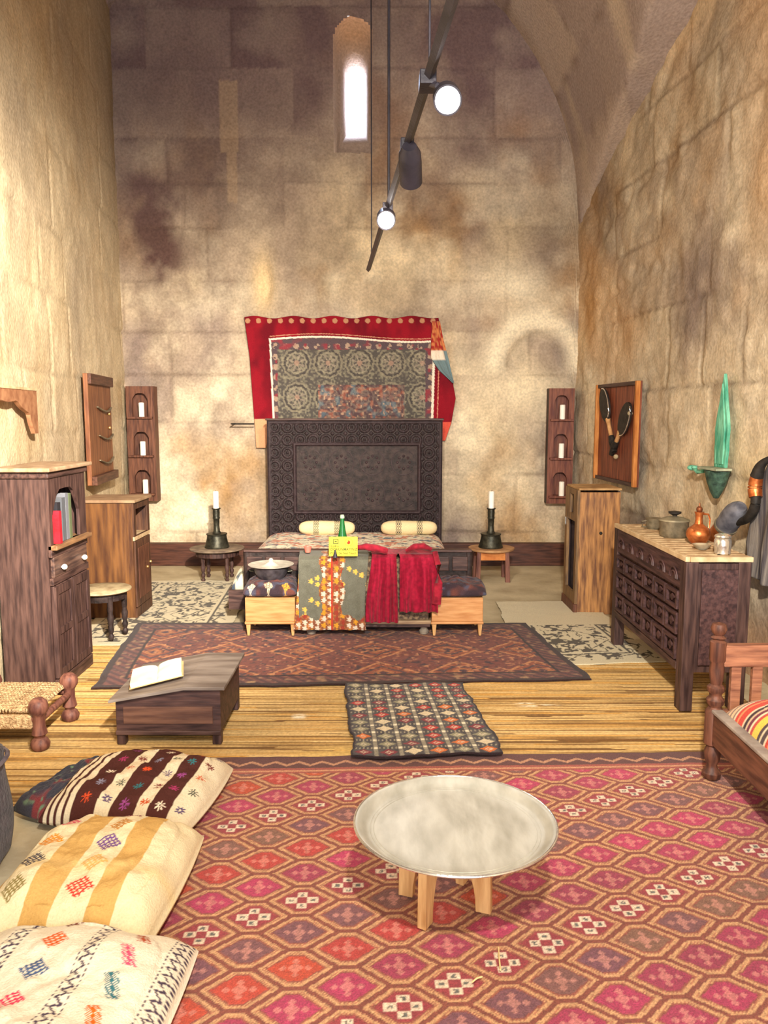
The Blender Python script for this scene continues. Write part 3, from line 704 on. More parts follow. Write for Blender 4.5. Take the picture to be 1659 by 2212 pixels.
# books in the niche (world coordinates)
for (y, th, h, dd_, col, lab, dy) in ((4.183, .040, .215, .17, '#26242a', 'tall black book leaning behind the red book in the cabinet niche', 0.0),
        (4.135, .0, 0, 0, '', '', 0), (4.245, .045, .235, .18, '#55585e', 'grey book standing right of the red book in the niche', 0), (4.297, .035, .255, .19, '#6e7078', 'tall grey spined book in the middle of the niche', 0), (4.342, .03, .25, .18, '#5a6448', 'thin olive green book at the right end of the niche', 0)):
    if not th: continue
    b = thing('book', lab, 'book', (-1.752, y, .8125), R(90))
    m = M(); m.box(0, .003, 0, dd_ - .005, 0, h); m.box(th - .003, th, 0, dd_ - .005, 0, h); m.box(0, th, -.003, 0, 0, h); m.build('cover', mat('book_cloth' , col, col, k=20), b)
    m = M(); m.box(.003, th - .003, .0, dd_ - .01, .004, h - .004); m.build('page_block', PAGE, b)
b = thing('book', 'bright red book leaning at the front of the cabinet niche', 'book', (-1.7255, 4.145, .8125), R(90))
m = M(); m.box(0, .004, 0, .085, 0, .175); m.box(.026, .03, 0, .085, 0, .175); m.box(.004, .026, 0, .004, 0, .175); m.build('cover', mat('red_book_cloth', '#98141f', '#b02030', k=20), b)
m = M(); m.box(.004, .026, .004, .082, .003, .172); m.build('page_block', PAGE, b)

# ------------------------------------------------------------------ narrow cabinet behind it
t = thing('narrow_cabinet', 'plain brown wooden cabinet with open top slot beside the left wall', 'cabinet', (-1.825, 5.65, .012), R(90))
m = M(); m.box(0, .02, 0, .40, 0, .85); m.build('side_panel', wood('amber_side', '#4a2c1c', '#80562f', 'z', k=9), t)
m = M(); m.box(.36, .38, 0, .40, 0, .85); m.build('side_panel', CABWOOD, t)
m = M(); m.box(.02, .36, .385, .40, 0, .85); m.build('back_panel', BLACKWOOD, t)
m = M(); m.box(-.02, .40, -.03, .41, .85, .872, .005); m.build('top', mat('narrow_top', '#8c6e54', '#a88c6c', k=10), t)
m = M(); m.box(.02, .36, 0, .385, .575, .60); m.box(0, .38, -.012, 0, .57, .60, .002); m.build('shelf', LEDGE, t)
m = M(); m.plate([(0, .6), (.38, .6), (.38, .85), (0, .85)], [[(.05, .605), (.33, .605), (.33, .80), (.05, .80)]], -.012, 0); m.build('face_frame', CABWOOD, t)
m = M(); m.box(0, .38, -.012, 0, .0, .07); m.build('plinth', CABWOOD, t)
d = M().box(.01, .37, -.014, 0, .075, .565, .003).build('door', CABWOOD, t)
for kx, kz in ((.33, .36), (.25, .335)):
    m = M(); m.ball((kx, -.024, kz), .010); m.build('knob', BRASS, d, True)
m = M(); m.box(.06, .32, -.019, -.014, .13, .51, .002); m.build('door_panel', BROWNWOOD, d)

# ------------------------------------------------------------------ small round table at left
turned = [(.0005, 0), (.010, 0), (.017, .012), (.019, .028), (.010, .042), (.016, .052), (.020, .075), (.013, .095), (.018, .115), (.022, .15), (.014, .185), (.018, .20), (.020, .30)]
def round_table(name, label, loc, r, h, topm, legm, legs=3, a0=0, lr=.72):
    t = thing(name, label, 'table', loc)
    m = M(); m.lathe([(.0005, h - .018), (r - .01, h - .018), (r, h - .010), (r, h - .003), (r - .004, h), (.0005, h)], seg=40); m.build('table_top', topm, t, True)
    m = M(); m.lathe([(r * .80, h - .07), (r * .82, h - .018)], seg=12); m.build('apron', legm, t)
    k = (h - .03) / .30
    for i in range(legs):
        a = a0 + 2 * PI * i / legs
        m = M(); m.lathe([(q, z * k) for q, z in turned], (r * lr * math.cos(a), r * lr * math.sin(a), 0), 14); m.build('leg', legm, t, True)
    return t
round_table('side_table', 'small round table with pale top and turned dark legs beside the bookcase cabinet', (-1.875, 5.14, .024), .185, .325, PALETOP, BLACKWOOD, 5, R(20))
# side tables with candlesticks flanking the bed
round_table('side_table', 'low round dark table left of the bed carrying a candlestick', (-1.515, 7.05, .0), .245, .298, mat('left_table_top', '#6c5c50', '#94826c', k=14), DARKWOOD, 4, R(45), .62)
t = thing('stool_table', 'low orange wooden stool right of the bed carrying a candlestick', 'table', (.975, 7.05, 0))
m = M(); m.lathe([(.0005, .278), (.19, .278), (.198, .288), (.198, .298), (.0005, .298)], seg=40, sx=1.05); m.build('table_top', mat('right_table_top', '#a07450', '#c4986c', k=14), t, True)
m = M()
for a in (-.125, .105): m.box(a, a + .02, -.12, .12, .205, .278, .003)
m.box(-.12, .12, -.125, -.105, .20, .278, .003); m.box(-.12, .12, .105, .125, .20, .278, .003); m.build('apron', mat('bright_apron', '#b86a34', '#e09450', k=12), t)
for a in (-.135, .135):
    for b in (-.115, .115):
        m = M(); m.prism([(a - .022, 0), (a + .022, 0), (a * .93 + .018, .278), (a * .93 - .018, .278)], b - .015, b + .015); m.build('leg', REDWOOD, t, bevel=.003)

def candle(h=.15, r=.018, label='', loc=(0, 0, 0), group=None):
    t = thing('candle', label, 'candle', loc, 0, group)
    m = M(); m.lathe([(.0005, 0), (r, 0), (r, h - .004), (r * .75, h), (.0005, h - .003)], seg=18); m.build('wax', WAX, t, True)
    m = M(); m.tube([(0, 0, h - .004), (.001, 0, h + .006), (.003, 0, h + .013)], .0016, 6); m.build('wick', WICK, t)
    return t
stick = [(.0005, 0), (.108, 0), (.112, .010), (.106, .022), (.098, .05), (.090, .085), (.086, .112), (.094, .122), (.094, .128), (.070, .126), (.042, .132), (.030, .150), (.026, .20), (.028, .26), (.034, .268), (.030, .280), (.032, .32), (.030, .345), (.040, .352), (.040, .360), (.018, .358), (.0005, .356)]
def candlestick(loc, label):
    t = thing('candlestick', label, 'candlestick', loc)
    m = M(); m.lathe(stick[:11] + [(.0005, .132)], seg=32); m.build('bell_base', BRONZE, t, True)
    m = M(); m.lathe([(.0005, .130)] + stick[10:], seg=24); m.build('shaft', BRONZE, t, True)
candlestick((-1.515, 7.05, .2985), 'dark bronze bell shaped candlestick on the round table left of the bed')
candlestick((.968, 7.05, .2985), 'dark bronze bell shaped candlestick on the stool right of the bed')
candle(.155, .026, 'white candle in the bronze candlestick left of the bed', (-1.515, 7.05, .656))
candle(.155, .026, 'white candle in the bronze candlestick right of the bed', (.968, 7.05, .656))

# ------------------------------------------------------------------ candle niches on the back wall
def niche(xa, xb, za, zb, label, mat_, archd):
    t = thing('candle_shelf', label, 'shelf', ((xa + xb) / 2, 7.66, za))
    w2 = (xb - xa) / 2; h = zb - za; bay = h / 3
    holes = [arch_hole(-w2 * .55, w2 * .55, k * bay + .08, (k + 1) * bay - .06, 11) for k in range(3)]
    m = M(); m.plate([(-w2, 0), (w2, 0), (w2, h), (-w2, h)], holes, -.012, .012); m.build('front_board', mat_, t)
    m = M(); m.box(-w2, w2, .095, .11, 0, h); m.build('back_board', mat_, t)
    for sx in (-1, 1):
        m = M(); m.box(sx * w2 - (.015 if sx > 0 else 0), sx * w2 + (0 if sx > 0 else .015), .012, .095, 0, h); m.build('side_board', BLACKWOOD if sx < 0 else mat_, t)
    for k in range(3):
        m = M(); m.box(-w2 + .015, w2 - .015, -.055, .095, k * bay + .058, k * bay + .078, .003); m.build('ledge', mat_, t)
    return t
niche(-2.485, -2.215, .655, 1.765, 'tall brown candle shelf with three arches in the left corner', BROWNWOOD, 0)
niche(1.59, 1.835, .63, 1.745, 'tall reddish candle shelf near the right corner', wood('niche_red', '#5c3028', '#84503c', 'z'), 0)
for xx, zb_, side in ((-2.33, .655, 'left'), (1.715, .63, 'right')):
    for k, nm in enumerate(('bottom', 'middle', 'top')):
        candle(.135 if side == 'left' else .14, .026, 'white candle on the %s ledge of the %s candle shelf' % (nm, side), (xx + (.012 if k == 0 else 0), 7.625, zb_ + k * .37 + .0785), 'candles on the wall shelves')

# ------------------------------------------------------------------ hanging on the back wall
n1, n2 = 300, 250
S_, T_ = np.meshgrid(np.linspace(0, 1, n1), np.linspace(0, 1, n2), indexing='ij')   # s left-right, t top-down
zt = 2.425 - .05 * S_ * 0 + .012 * np.sin(S_ * 31) - .03 * np.abs(np.sin(S_ * PI * 2.5)) * 0
xL = np.interp(T_, [0, .3, .75, 1], [-1.345, -1.30, -1.27, -1.255])
xR = np.interp(T_, [0, .18, .45, .65, .85, 1], [.525, .57, .655, .70, .66, .60])
zb2 = np.interp(S_, [0, .05, .075, .9, .93, 1], [1.17, 1.17, 1.30, 1.25, 1.24, 1.24])
Xh = xL + (xR - xL) * S_; Zh = zt + (zb2 - zt) * T_
Yh = 7.745 - .012 * np.sin(S_ * 40 + T_ * 5) * T_ * .8 - .02 * (S_ > .9) * np.sin((S_ - .9) * 40) * .8
def wallhang(x, z, S_, T_):
    q = .007; xq = np.round(x / q) * q; zq = np.round(z / q) * q
    c = np.zeros(x.shape + (3,)) + lina('#55504c')
    # interior: rosettes in two rows
    cx_ = (xq + 1.0) / .305; cz_ = (zq - 1.99) / .33
    fx = (cx_ % 1 - .5); fz = ((cz_ + .5) % 1 - .5) * 1.05; d = np.hypot(fx, fz); an = np.arctan2(fz, fx)
    c = mix(c, lina('#8a8470'), (vnoise(xq / .015, zq / .015, 3) - .45) * 2.2); g0 = c
    for r0, wd, cc in ((.44, .028, '#9a917a'), (.38, .02, '#3a3436'), (.30, .03, '#a59c84'), (.18, .02, '#8c8470')):
        c = np.where((np.abs(d - r0 - .012 * np.sin(an * 12)) < wd)[..., None], lina(cc), c)
    c = np.where(((d < .26) & (np.abs(np.sin(an * 4)) > .8))[..., None], lina('#a89a88'), c); c = np.where((d < .08)[..., None], lina('#c09a84'), c); c = mix(c, g0, np.full(x.shape, .5))
    top = (zq > 2.12) | (xq < -1.03) | (xq > .40)
    bb = np.zeros_like(c) + lina('#5a4c50'); st_ = (np.hypot((xq / .1) % 1 - .5, (zq / .1) % 1 - .5) < .28); bb = np.where((st_ & (vnoise(xq / .02, zq / .02, 8) > .4))[..., None], lina('#a8907c'), bb)
    bb = mix(bb, lina('#8c3c44'), (vnoise(xq / .04, zq / .04, 6) - .6) * 4)
    c = np.where(top[..., None], bb, c)
    low = (np.abs(xq + .22) < .42) & (zq < 1.78)
    cl = mix(lina('#5c3f48'), lina('#a85a48'), (vnoise(xq / .03, zq / .03, 12) - .5) * 4); cl = mix(cl, lina('#5a7080'), (vnoise(xq / .05, zq / .05, 13) - .62) * 5); cl = mix(cl, lina('#dcb090'), (vnoise(xq / .02, zq / .02, 14) - .75) * 6)
    c = np.where(low[..., None], cl * .55 + c * .45, c)
    red = lina('#8e1826')
    zl = 2.215 + .025 * np.sin((x + 1.1) * 3.4); xll = -1.10 + .0 * z + (2.2 - z) * .03; xrr = .485 - (2.2 - z) * .02
    edge = (z > zl) | (x < xll) | (x > xrr)
    wl = ((np.abs(z - zl) < .009) & (x > xll - .01) & (x < xrr)) | ((np.abs(x - xll) < .009) & (z < zl)) | ((np.abs(x - xrr) < .012) & (z < zl))
    rc_ = np.zeros_like(c) + red; rc_ = mix(rc_, lina('#6c1420'), (fbm(x * 9, z * 5, 4, 3) - .4) * 3)
    rc_ = np.where(((np.abs(z - zl - .028) < .004) & (x > xll))[..., None], lina('#c48a70'), rc_)
    rc_ = np.where(((np.abs(x - xrr - .05) < .004) & (z < zl))[..., None], lina('#d08a70'), rc_)
    tf = (z > 2.36) & (np.hypot(((x / .105) % 1 - .5) * .105, z - 2.39) < .024); rc_ = np.where(tf[..., None], lina('#b58464'), rc_)
    rc_ = np.where(((x < -1.1) & (z < 1.45))[..., None], lina('#dca078'), rc_)
    rc_ = np.where(((x > .45) & (z < 1.42))[..., None], lina('#dc5a48'), rc_)
    c = np.where(edge[..., None], rc_, c); c = np.where(wl[..., None], lina('#eadcc8'), c)
    return c
th_ = thing('wall_hanging', 'embroidered hanging with crimson border pinned above the headboard', 'wall hanging', (0, 7.745, 1.17))
o = gridmesh('embroidered_cloth', np.stack([Xh, Yh - 7.745, Zh - 1.17], -1), WOOL, parent=th_, col=wallhang(Xh, Zh, S_, T_), thick=.004)
# folded-over corner with blue lining
A_, B_ = np.meshgrid(np.linspace(0, 1, 30), np.linspace(0, 1, 40), indexing='ij')
lx = np.interp(B_, [0, .35, .6, .8, 1], [.46, .45, .45, .53, .66]); rx = np.interp(B_, [0, .3, .6, 1], [.535, .57, .62, .675])
Pc = np.stack([lx + (rx - lx) * A_, -.04 - .02 * np.sin(A_ * PI) - .006 * np.sin(A_ * 20), 2.38 - .58 * B_ - 1.17], -1)
cc_ = np.zeros(A_.shape + (3,)) + lina('#6f8488'); cc_ = np.where((B_ < .48)[..., None], mix(lina('#9c2c28'), lina('#c87c4c'), (vnoise(A_ * 8, B_ * 24, 3) - .4) * 4), cc_)
cc_ = np.where(((B_ > .48) & (B_ < .62) & (A_ < .8))[..., None], lina('#e4d6c2'), cc_)
gridmesh('folded_corner', Pc, WOOL, parent=th_, col=cc_, thick=.004)

# ------------------------------------------------------------------ bed
bed = thing('bed', 'wide low bed with tall blackened carved headboard', 'bed', (-.27, 6.45, 0))
def L3(x, y, z): return (x + .27, y - 6.45, z)
hx0, hx1, hz1 = -1.09, .545, 1.44
na, nb = 330, 280
Xh, Zh = np.meshgrid(np.linspace(hx0, hx1, na), np.linspace(.0, hz1, nb), indexing='ij')
e = np.minimum(np.minimum(Xh - hx0, hx1 - Xh), hz1 - Zh)
rel = np.zeros_like(Xh)
inx = (Xh > -.835) & (Xh < .33) & (Zh > .58) & (Zh < 1.22)
de = np.minimum(np.minimum(Xh + .835, .33 - Xh), np.minimum(Zh - .58, 1.22 - Zh))
rel += .018 * np.exp(-((de) / .014) ** 2) + .010 * np.exp(-((de - .045) / .008) ** 2) + .010 * np.exp(-((e - .02) / .012) ** 2) - .014 * np.clip(de * 30, 0, 1)
cx_ = ((Xh + .835) / .291) % 1 - .5; cz_ = ((Zh - .60) / .30) % 1 - .5; d = np.hypot(cx_, cz_); an = np.arctan2(cz_, cx_)
rel += np.where(de > .06, .011 * np.cos(d * 32) * (d < .46) + .008 * np.cos(an * 8) * (d < .30), 0)
bx = (Xh / .12) % 1 - .5; bz = (Zh / .12) % 1 - .5
rel += np.where((de < -.02) & (e > .035), .006 * np.cos(np.hypot(bx, bz) * 18) + .003 * np.cos(bx * 30) * np.cos(bz * 30), 0)
HB = attrmat('headboard_carving', rough=.6, amt=.35, k=80, bump=.4, spec=.3)
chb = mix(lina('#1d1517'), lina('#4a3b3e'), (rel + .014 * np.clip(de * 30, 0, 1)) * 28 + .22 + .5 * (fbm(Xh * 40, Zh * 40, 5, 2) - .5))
Ph = np.stack([Xh + .27, 7.36 - rel - 6.45, Zh], -1)
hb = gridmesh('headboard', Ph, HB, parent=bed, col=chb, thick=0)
m = M(); m.box(hx0 + .27, hx1 + .27, .915, .96, 0, hz1); m.build('headboard_back', BLACKWOOD, hb)
m = M(); m.box(hx0 + .26, hx1 + .28, .885, .97, hz1, hz1 + .02, .004); m.build('headboard_cap', DARKWOODX, hb)
m = M(); m.box(*[-.85, .82], -.90, .90, .10, .24); m.build('base', DARKWOODX, bed)
m = M(); m.box(-.72, .89, -.97, -.93, .04, .535, .004); fb = m.build('footboard', BLACKWOOD, bed)
m = M()
for k in range(12): m.box(-.70 + k * .132, -.70 + k * .132 + .11, -.985, -.97, .40, .50, .006)
m.box(-.72, .89, -.99, -.92, .533, .55, .004); m.build('carved_frieze', DARKWOODX, fb)
for a in (-.70, .87):
    m = M(); m.lathe([(.0005, 0), (.03, 0), (.035, .05), (.022, .10), (.028, .16), (.028, .54)], (a, -.95, 0), 16); m.build('post', BLACKWOOD, bed, True)
# mattress + coverlet
def cover_col(u, v, W, H):
    c = np.zeros(u.shape + (3,)) + lina('#e6dac0')
    uq = np.round(u / .009) * .009; vq = np.round(v / .009) * .009
    n = fbm(uq * 16, vq * 22, 5, 3); c = np.where((np.abs(n - .5) < .035)[..., None], lina('#7c7c68'), c)
    n = fbm(uq * 20 + 7, vq * 26, 6, 3); c = np.where((n > .60)[..., None], lina('#c87c5c'), c)
    n = fbm(uq * 20 + 3, vq * 26 + 8, 7, 3); c = np.where((n > .66)[..., None], lina('#4c5868'), c)
    return c
n = 160
U, V = np.meshgrid(np.linspace(-1, 1, n), np.linspace(-1, 1, n), indexing='ij')
f = np.clip(1 - np.abs(U) ** 14, 0, 1) ** .5 * np.clip(1 - np.abs(V) ** 14, 0, 1) ** .5
mz = .24 + .175 * f + .012 * (fbm(U * 5, V * 5, 8, 3) - .5)
mt = gridmesh('coverlet', np.stack([-.28 + U * .82, 6.46 + V * .87, mz], -1), WOOL, col=cover_col((U + 1) * .8, (V + 1) * .9, 1.6, 1.8), thick=.008)
tag(mt, 'cream coverlet with orange and olive woven pattern spread over the bed', 'bedspread')
# bolsters
def bolster(cx, label):
    n = 90; S2, A2 = np.meshgrid(np.linspace(-1, 1, n), np.linspace(0, 2 * PI, 41), indexing='ij')
    r = .064 * np.clip(1 - np.abs(S2) ** 7, 0, 1) ** .5 * (1 + .03 * np.sin(A2 * 2 + S2 * 4))
    x = S2 * .255
    c = np.zeros(S2.shape + (3,)) + lina('#ead6a8')
    bn = (np.abs(np.abs(x) - .095) < .028); pt = (((x / .018) % 1 < .5) ^ ((A2 / .42) % 1 < .5))
    c = np.where((bn & pt)[..., None], lina('#4c4c44'), c)
    o = gridmesh('bolster', np.stack([x, r * np.cos(A2), r * np.sin(A2) + .062], -1), COTTON, col=c)
    o.location = (cx, 7.03, .418); tag(o, label, 'bolster')
bolster(-.515, 'cream bolster pillow with dark bands on the left half of the bed')
bolster(.225, 'cream bolster pillow with dark bands on the right half of the bed')

# ------------------------------------------------------------------ low bench behind the robes and two pine benches
t = thing('foot_bench', 'low dark bench at the foot of the bed under the robes', 'bench', (-.13, 5.29, .026))
BCH = attrmat('bench_kilim', amt=.3, k=120)
m = M(); m.box(-.43, .43, -.13, .12, .10, .515, .006); m.build('body', mat('bench_carpet', '#4a3c34', '#8c7458', k=45, rough=.95, lo=.4, hi=.6), t)
m = M(); m.box(-.45, .45, -.15, .13, .075, .10, .004); m.build('plinth', wood('plinth_wood', '#8a6e54', '#b09674', 'x'), t)
m = M(); m.box(-.44, .44, -.14, .13, .052, .075, .003); m.build('lower_rail', DARKWOODX, t)
for a in (-.36, .40):
    for b in (-.10, .08):
        m = M(); m.lathe([(.0005, 0), (.03, 0), (.034, .02), (.022, .035), (.030, .052)], (a, b, 0), 14); m.build('foot', mat('grey_foot', '#6c6258', '#948a7c', k=20), t, True)
def kcol(u, v, W, H, seed=0, motifs=True):
    c = np.zeros(u.shape + (3,)) + lina('#3a2e34')
    c = mix(c, lina('#6a4038'), (vnoise(u / .05, v / .016, 3 + seed) - .5) * 3); c = mix(c, lina('#4c4c5c'), (vnoise(u / .04, v / .02, 5 + seed) - .6) * 4)
    if motifs:
        for i, k in enumerate(['#ddd0b8', '#c8b898', '#d8a03c']): c = hatch(u, v, .055 + i * .115, .022, .030, .026, c, lina(k), .010)
    return c
def pine_bench(x0, x1, label, name='pine_bench'):
    t = thing(name, label, 'bench', ((x0 + x1) / 2, 5.12, .026)); w2 = (x1 - x0) / 2
    m = M(); m.box(-w2, w2, 0, .30, .100, .262, .004); m.build('box', PINE, t)
    m = M(); m.box(-w2 - .004, w2 + .004, -.006, .306, .082, .100, .003); m.build('bottom_rail', PINE, t)
    for a in (-1, 1):
        for b in (.02, .28):
            m = M(); xo = a * (w2 - .018); m.prism([(xo - .008, 0), (xo + .008, 0), (xo + .016, .085), (xo - .016, .085)], b - .014, b + .014); m.build('leg', PINEZ, t, bevel=.003)
    return t
pine_bench(-.925, -.592, 'pale pine bench box with splayed legs left of the robes')
pine_bench(.318, .660, 'pale pine bench box with splayed legs right of the robes')
cushion('seat_cushion', -.762, 5.265, .35, .31, .115, 0, lambda u, v, W, H: kcol(u, v, W, H), 'dark patterned seat cushion on the left pine bench', z0=.285, seed=21, mat_=WOOL, cat='cushion', n=90)
cushion('seat_cushion', .495, 5.265, .37, .31, .105, 0, lambda u, v, W, H: stars(u, v, .06, .02, .025, kcol(u, v, W, H, 9, False), lina('#b03040')), 'dark seat cushion with a red spot on the right pine bench', z0=.285, seed=25, mat_=WOOL, cat='cushion', n=90)
# brazier bowl with lid
t = thing('lidded_basin', 'dark metal basin with wide silver dish lid on the left pine bench', 'basin', (-.765, 5.245, .388))
m = M(); m.lathe([(.0005, 0), (.075, 0), (.085, .008), (.105, .04), (.118, .075), (.122, .088), (.0005, .088)], seg=40); m.build('bowl', mat('basin_metal', '#4c4a50', '#76747c', k=20, rough=.4, metal=.7), t, True)
m = M(); m.lathe([(.0005, .088), (.11, .090), (.152, .100), (.154, .104), (.11, .097), (.06, .096), (.045, .100), (.030, .112), (.014, .120), (.012, .128), (.016, .134), (.008, .144), (.0005, .146)], seg=48); m.build('lid', mat('bright_tin', '#c4c0b2', '#e8e4d6', k=18, rough=.35, metal=.25), t, True)
m = M()
for sx in (-1, 1): m.tube([(sx * .115, -.02, .055), (sx * .142, -.015, .06), (sx * .142, .015, .06), (sx * .115, .02, .055)], .005, 8)
m.build('handle', BRONZE, t, True)

# robes -------------------------------------------------------------
def drape(name, path, prof, label, colf, nsl=180, amp=.010, freq=9, seed=0, mat_=WOOL, parent=None):
    """path: list of (y,z) from back over the bench edge down; prof(t)->(xl,xr), t = 0..1"""
    pts = np.array(path, float); d = np.r_[0, np.cumsum(np.linalg.norm(np.diff(pts, axis=0), axis=1))]; Lp = d[-1]
    nt_ = int(Lp / .005) + 1; s = np.linspace(0, Lp, nt_); yy = np.interp(s, d, pts[:, 0]); zz_ = np.interp(s, d, pts[:, 1])
    U, Tt = np.meshgrid(np.linspace(0, 1, nsl), np.linspace(0, 1, nt_), indexing='ij')
    xl_, xr_ = prof(Tt); X_ = xl_ + (xr_ - xl_) * U
    hang = np.clip((Tt * Lp - d[-2] * .9) / (Lp - d[-2] * .9 + 1e-6), 0, 1) if len(pts) > 2 else Tt
    Y_ = np.broadcast_to(yy, U.shape) - amp * (.25 + hang) * (1 + np.sin(U * freq * 2 * PI + 2.5 * fbm(U * 3, Tt * 2, seed, 2) * 2)) * 1.0
    Z_ = np.broadcast_to(zz_, U.shape) + amp * .6 * (1 - hang) * fbm(U * 5, Tt * 5, seed + 2, 3)
    P_ = np.stack([X_, Y_, Z_], -1)
    return gridmesh(name, P_, mat_, parent=parent, col=colf(U, Tt, X_, Tt * Lp, Lp), thick=.004)
OZ = .5565
def olive(U, T, X, S, Lp):
    c = np.zeros(U.shape + (3,)) + lina('#5c5c50'); c = mix(c, lina('#6c6c60'), fbm(X * 30, S * 30, 3, 3))
    xc = -.345 + .0 * S; q = .007; Xq = np.round(X / q) * q; Sq = np.round(S / q) * q
    band = (np.abs(Xq - xc) < .075 + .012 * np.sin(Sq * 30)); bot = (Lp - Sq) < .085 + .02 * np.sin(Xq * 45)
    side = ((X - X.min()) < .035) & (S > .35)
    fl = band | bot | side
    b = np.zeros_like(c) + lina('#7a4a34'); b = mix(b, lina('#b07444'), (vnoise(X / .012, S / .012, 31) - .45) * 2)
    cw = .042; fx = (Xq / cw) % 1 - .5; off = (np.floor(Xq / cw) % 2) * .5; fz = (Sq / cw + off) % 1 - .5
    hh_ = hsh(np.floor(Xq / cw), np.floor(Sq / cw + off), 4); dd2 = np.hypot(fx, fz); an = np.arctan2(fz, fx)
    star = dd2 < .36 + .14 * np.cos(an * 5)
    pc = np.where((hh_ < .4)[..., None], lina('#c4b8a6'), np.where((hh_ < .75)[..., None], lina('#bf882c'), lina('#8c3a2c')))
    b = np.where(star[..., None], pc, b)
    c = np.where(fl[..., None], b, c)
    lone = star & (hh_ > .80) & (S > .3) & ~fl & (hsh(np.floor(Xq / cw), np.floor(Sq / cw + off), 9) > .45); c = np.where(lone[..., None], lina('#d8a850'), c)
    c = np.where((np.abs(X - xc) < .006)[..., None], lina('#a83c2c'), c)
    return c
bench_path = [(5.38, OZ + .004), (5.17, OZ + .004), (5.128, OZ - .015), (5.118, OZ - .05)]
r1 = thing('robe', 'olive robe embroidered with white and orange flowers draped over the foot bench', 'robe', (-.34, 5.13, .08))
o = drape('garment', bench_path + [(5.10, .075)], lambda t: (-.585 + .02 * np.sin(t * 4) + .0 * t, -.115 + .012 * np.sin(t * 6) - .0 * t), '', olive, amp=.006, freq=5, seed=2)
o.parent = r1; o.matrix_parent_inverse = Matrix.Translation((.34, -5.13, -.08))
def crim(U, T, X, S, Lp):
    c = np.zeros(U.shape + (3,)) + lina('#7e0c26'); c = mix(c, lina('#a01c38'), (fbm(U * 9, T * 3, 3, 3) - .4) * 2.5); return mix(c, lina('#7c0c20'), (fbm(U * 14, T * 4, 8, 3) - .52) * 3)
r2 = thing('robe', 'crimson velvet robe with two hanging panels draped over the foot bench', 'robe', (.12, 5.13, .1))
for nm, endz, pr, sd, am, yo in (('left_panel', .135, lambda t: (-.10 + .02 * np.sin(t * 5), .075 + .05 * (t < .35) * (1 - t / .35) + .0 * t + .02 * t), 5, .013, .0),
                             ('right_panel', .205, lambda t: (.105 - .03 * (t < .4) * (1 - t / .4) , .315 + .04 * np.clip(t * 1.6, 0, 1) - .06 * np.clip(.25 - t, 0, 1) * 4), 9, .013, .0)):
    p = [(y - .012, z + .012) for y, z in bench_path] + [(5.075, endz)]
    o = drape(nm, p, pr, '', crim, amp=am, freq=4.0, seed=sd, mat_=VELVET)
    o.parent = r2; o.matrix_parent_inverse = Matrix.Translation((-.12, -5.13, -.1))
# collar and bunched sleeve
m = M(); m.tube([(-.30, 0.03, .52), (-.24, .0, .53), (-.17, -.01, .52), (-.10, .0, .50)], [.020, .032, .036, .03], 14, .7); o = m.build('sleeve', VELVET, r2, True)
cl = mat('crimson_trim', '#6c0a1c', '#a81c34', k=20, rough=.85, sheen=.1, bump=.6, bscale=30); o.data.materials[0] = cl
m = M(); m.tube([(.03, .02, .50), (.08, .0, .53), (.14, .0, .535), (.19, .02, .51)], [.018, .030, .030, .02], 14, .7); m.build('collar', cl, r2, True)
m = M(); m.tube([(.215, -.02, .50), (.235, -.055, .42), (.238, -.068, .30), (.225, -.07, .16)], [.02, .022, .026, .03], 12, .6); m.build('right_sleeve', cl, r2, True)

# sign ----------------------------------------------------------------
sg = thing('sign', 'yellow notice reading DOKUNMAYINIZ propped on the embroidered robe', 'sign', (-.268, 5.10, .572)); sg.rotation_euler = (R(-8), 0, 0)
m = M(); m.box(-.094, .094, -.002, .002, 0, .128, .001); m.build('board', YELLOW, sg)
def text(body, x, z, size, m_, parent, name='lettering', sx=1):
    cu = bpy.data.curves.new(name, 'FONT'); cu.body = body; cu.size = size; cu.extrude = .0004; cu.offset = .00055; cu.align_x = 'LEFT'
    tmp = bpy.data.objects.new('tmp', cu); me = bpy.data.meshes.new_from_object(tmp); bpy.data.objects.remove(tmp)
    me.name = name; me.materials.clear(); me.materials.append(m_); o = bpy.data.objects.new(name, me); C.objects.link(o)
    o.parent = parent; o.location = (x, -.0032, z); o.rotation_euler = (R(90), 0, 0); o.scale = (sx, 1, 1); return o
text('Lütfen', -.082, .058, .021, INK, sg); text('DOKUNMAYINIZ', -.084, .038, .0225, INK, sg, sx=1.02); text('Please Do Not Touch', -.084, .014, .0170, INK, sg, sx=1.12)
m = M(); m.plate([(-.066, .080), (-.032, .080), (-.032, .113), (-.066, .113)], [[(-.061, .085), (-.037, .085), (-.037, .108), (-.061, .108)]], -.0035, -.002)
m.box(-.056, -.042, -.0035, -.002, .092, .100); m.build('square_emblem', INK, sg)
m = M(); m.plate([(.036 + .026 * math.cos(a), .092 + .026 * math.sin(a)) for a in np.linspace(0, 2 * PI, 30)[:-1]], [[(.036 + .0235 * math.cos(a), .092 + .0235 * math.sin(a)) for a in np.linspace(0, 2 * PI, 30)[:-1]]], -.0035, -.002); m.build('ring_emblem', ORANGEINK, sg)
m = M(); m.prism([(.026, .082), (.034, .078), (.042, .080), (.046, .090), (.044, .103), (.040, .104), (.038, .096), (.034, .106), (.030, .104), (.031, .094), (.026, .094)], -.0035, -.002); m.build('hand_emblem', mat('red_sign_ink', '#a03010', k=4, bump=0), sg)
t = thing('sign_clip', 'small dark conical holder standing in front of the yellow notice', 'holder', (-.318, 5.055, .572))
m = M(); m.lathe([(.0005, 0), (.017, 0), (.015, .01), (.010, .025), (.007, .040), (.004, .05), (.0005, .052)], seg=16); m.build('cone', BLACKPAINT, t, True)
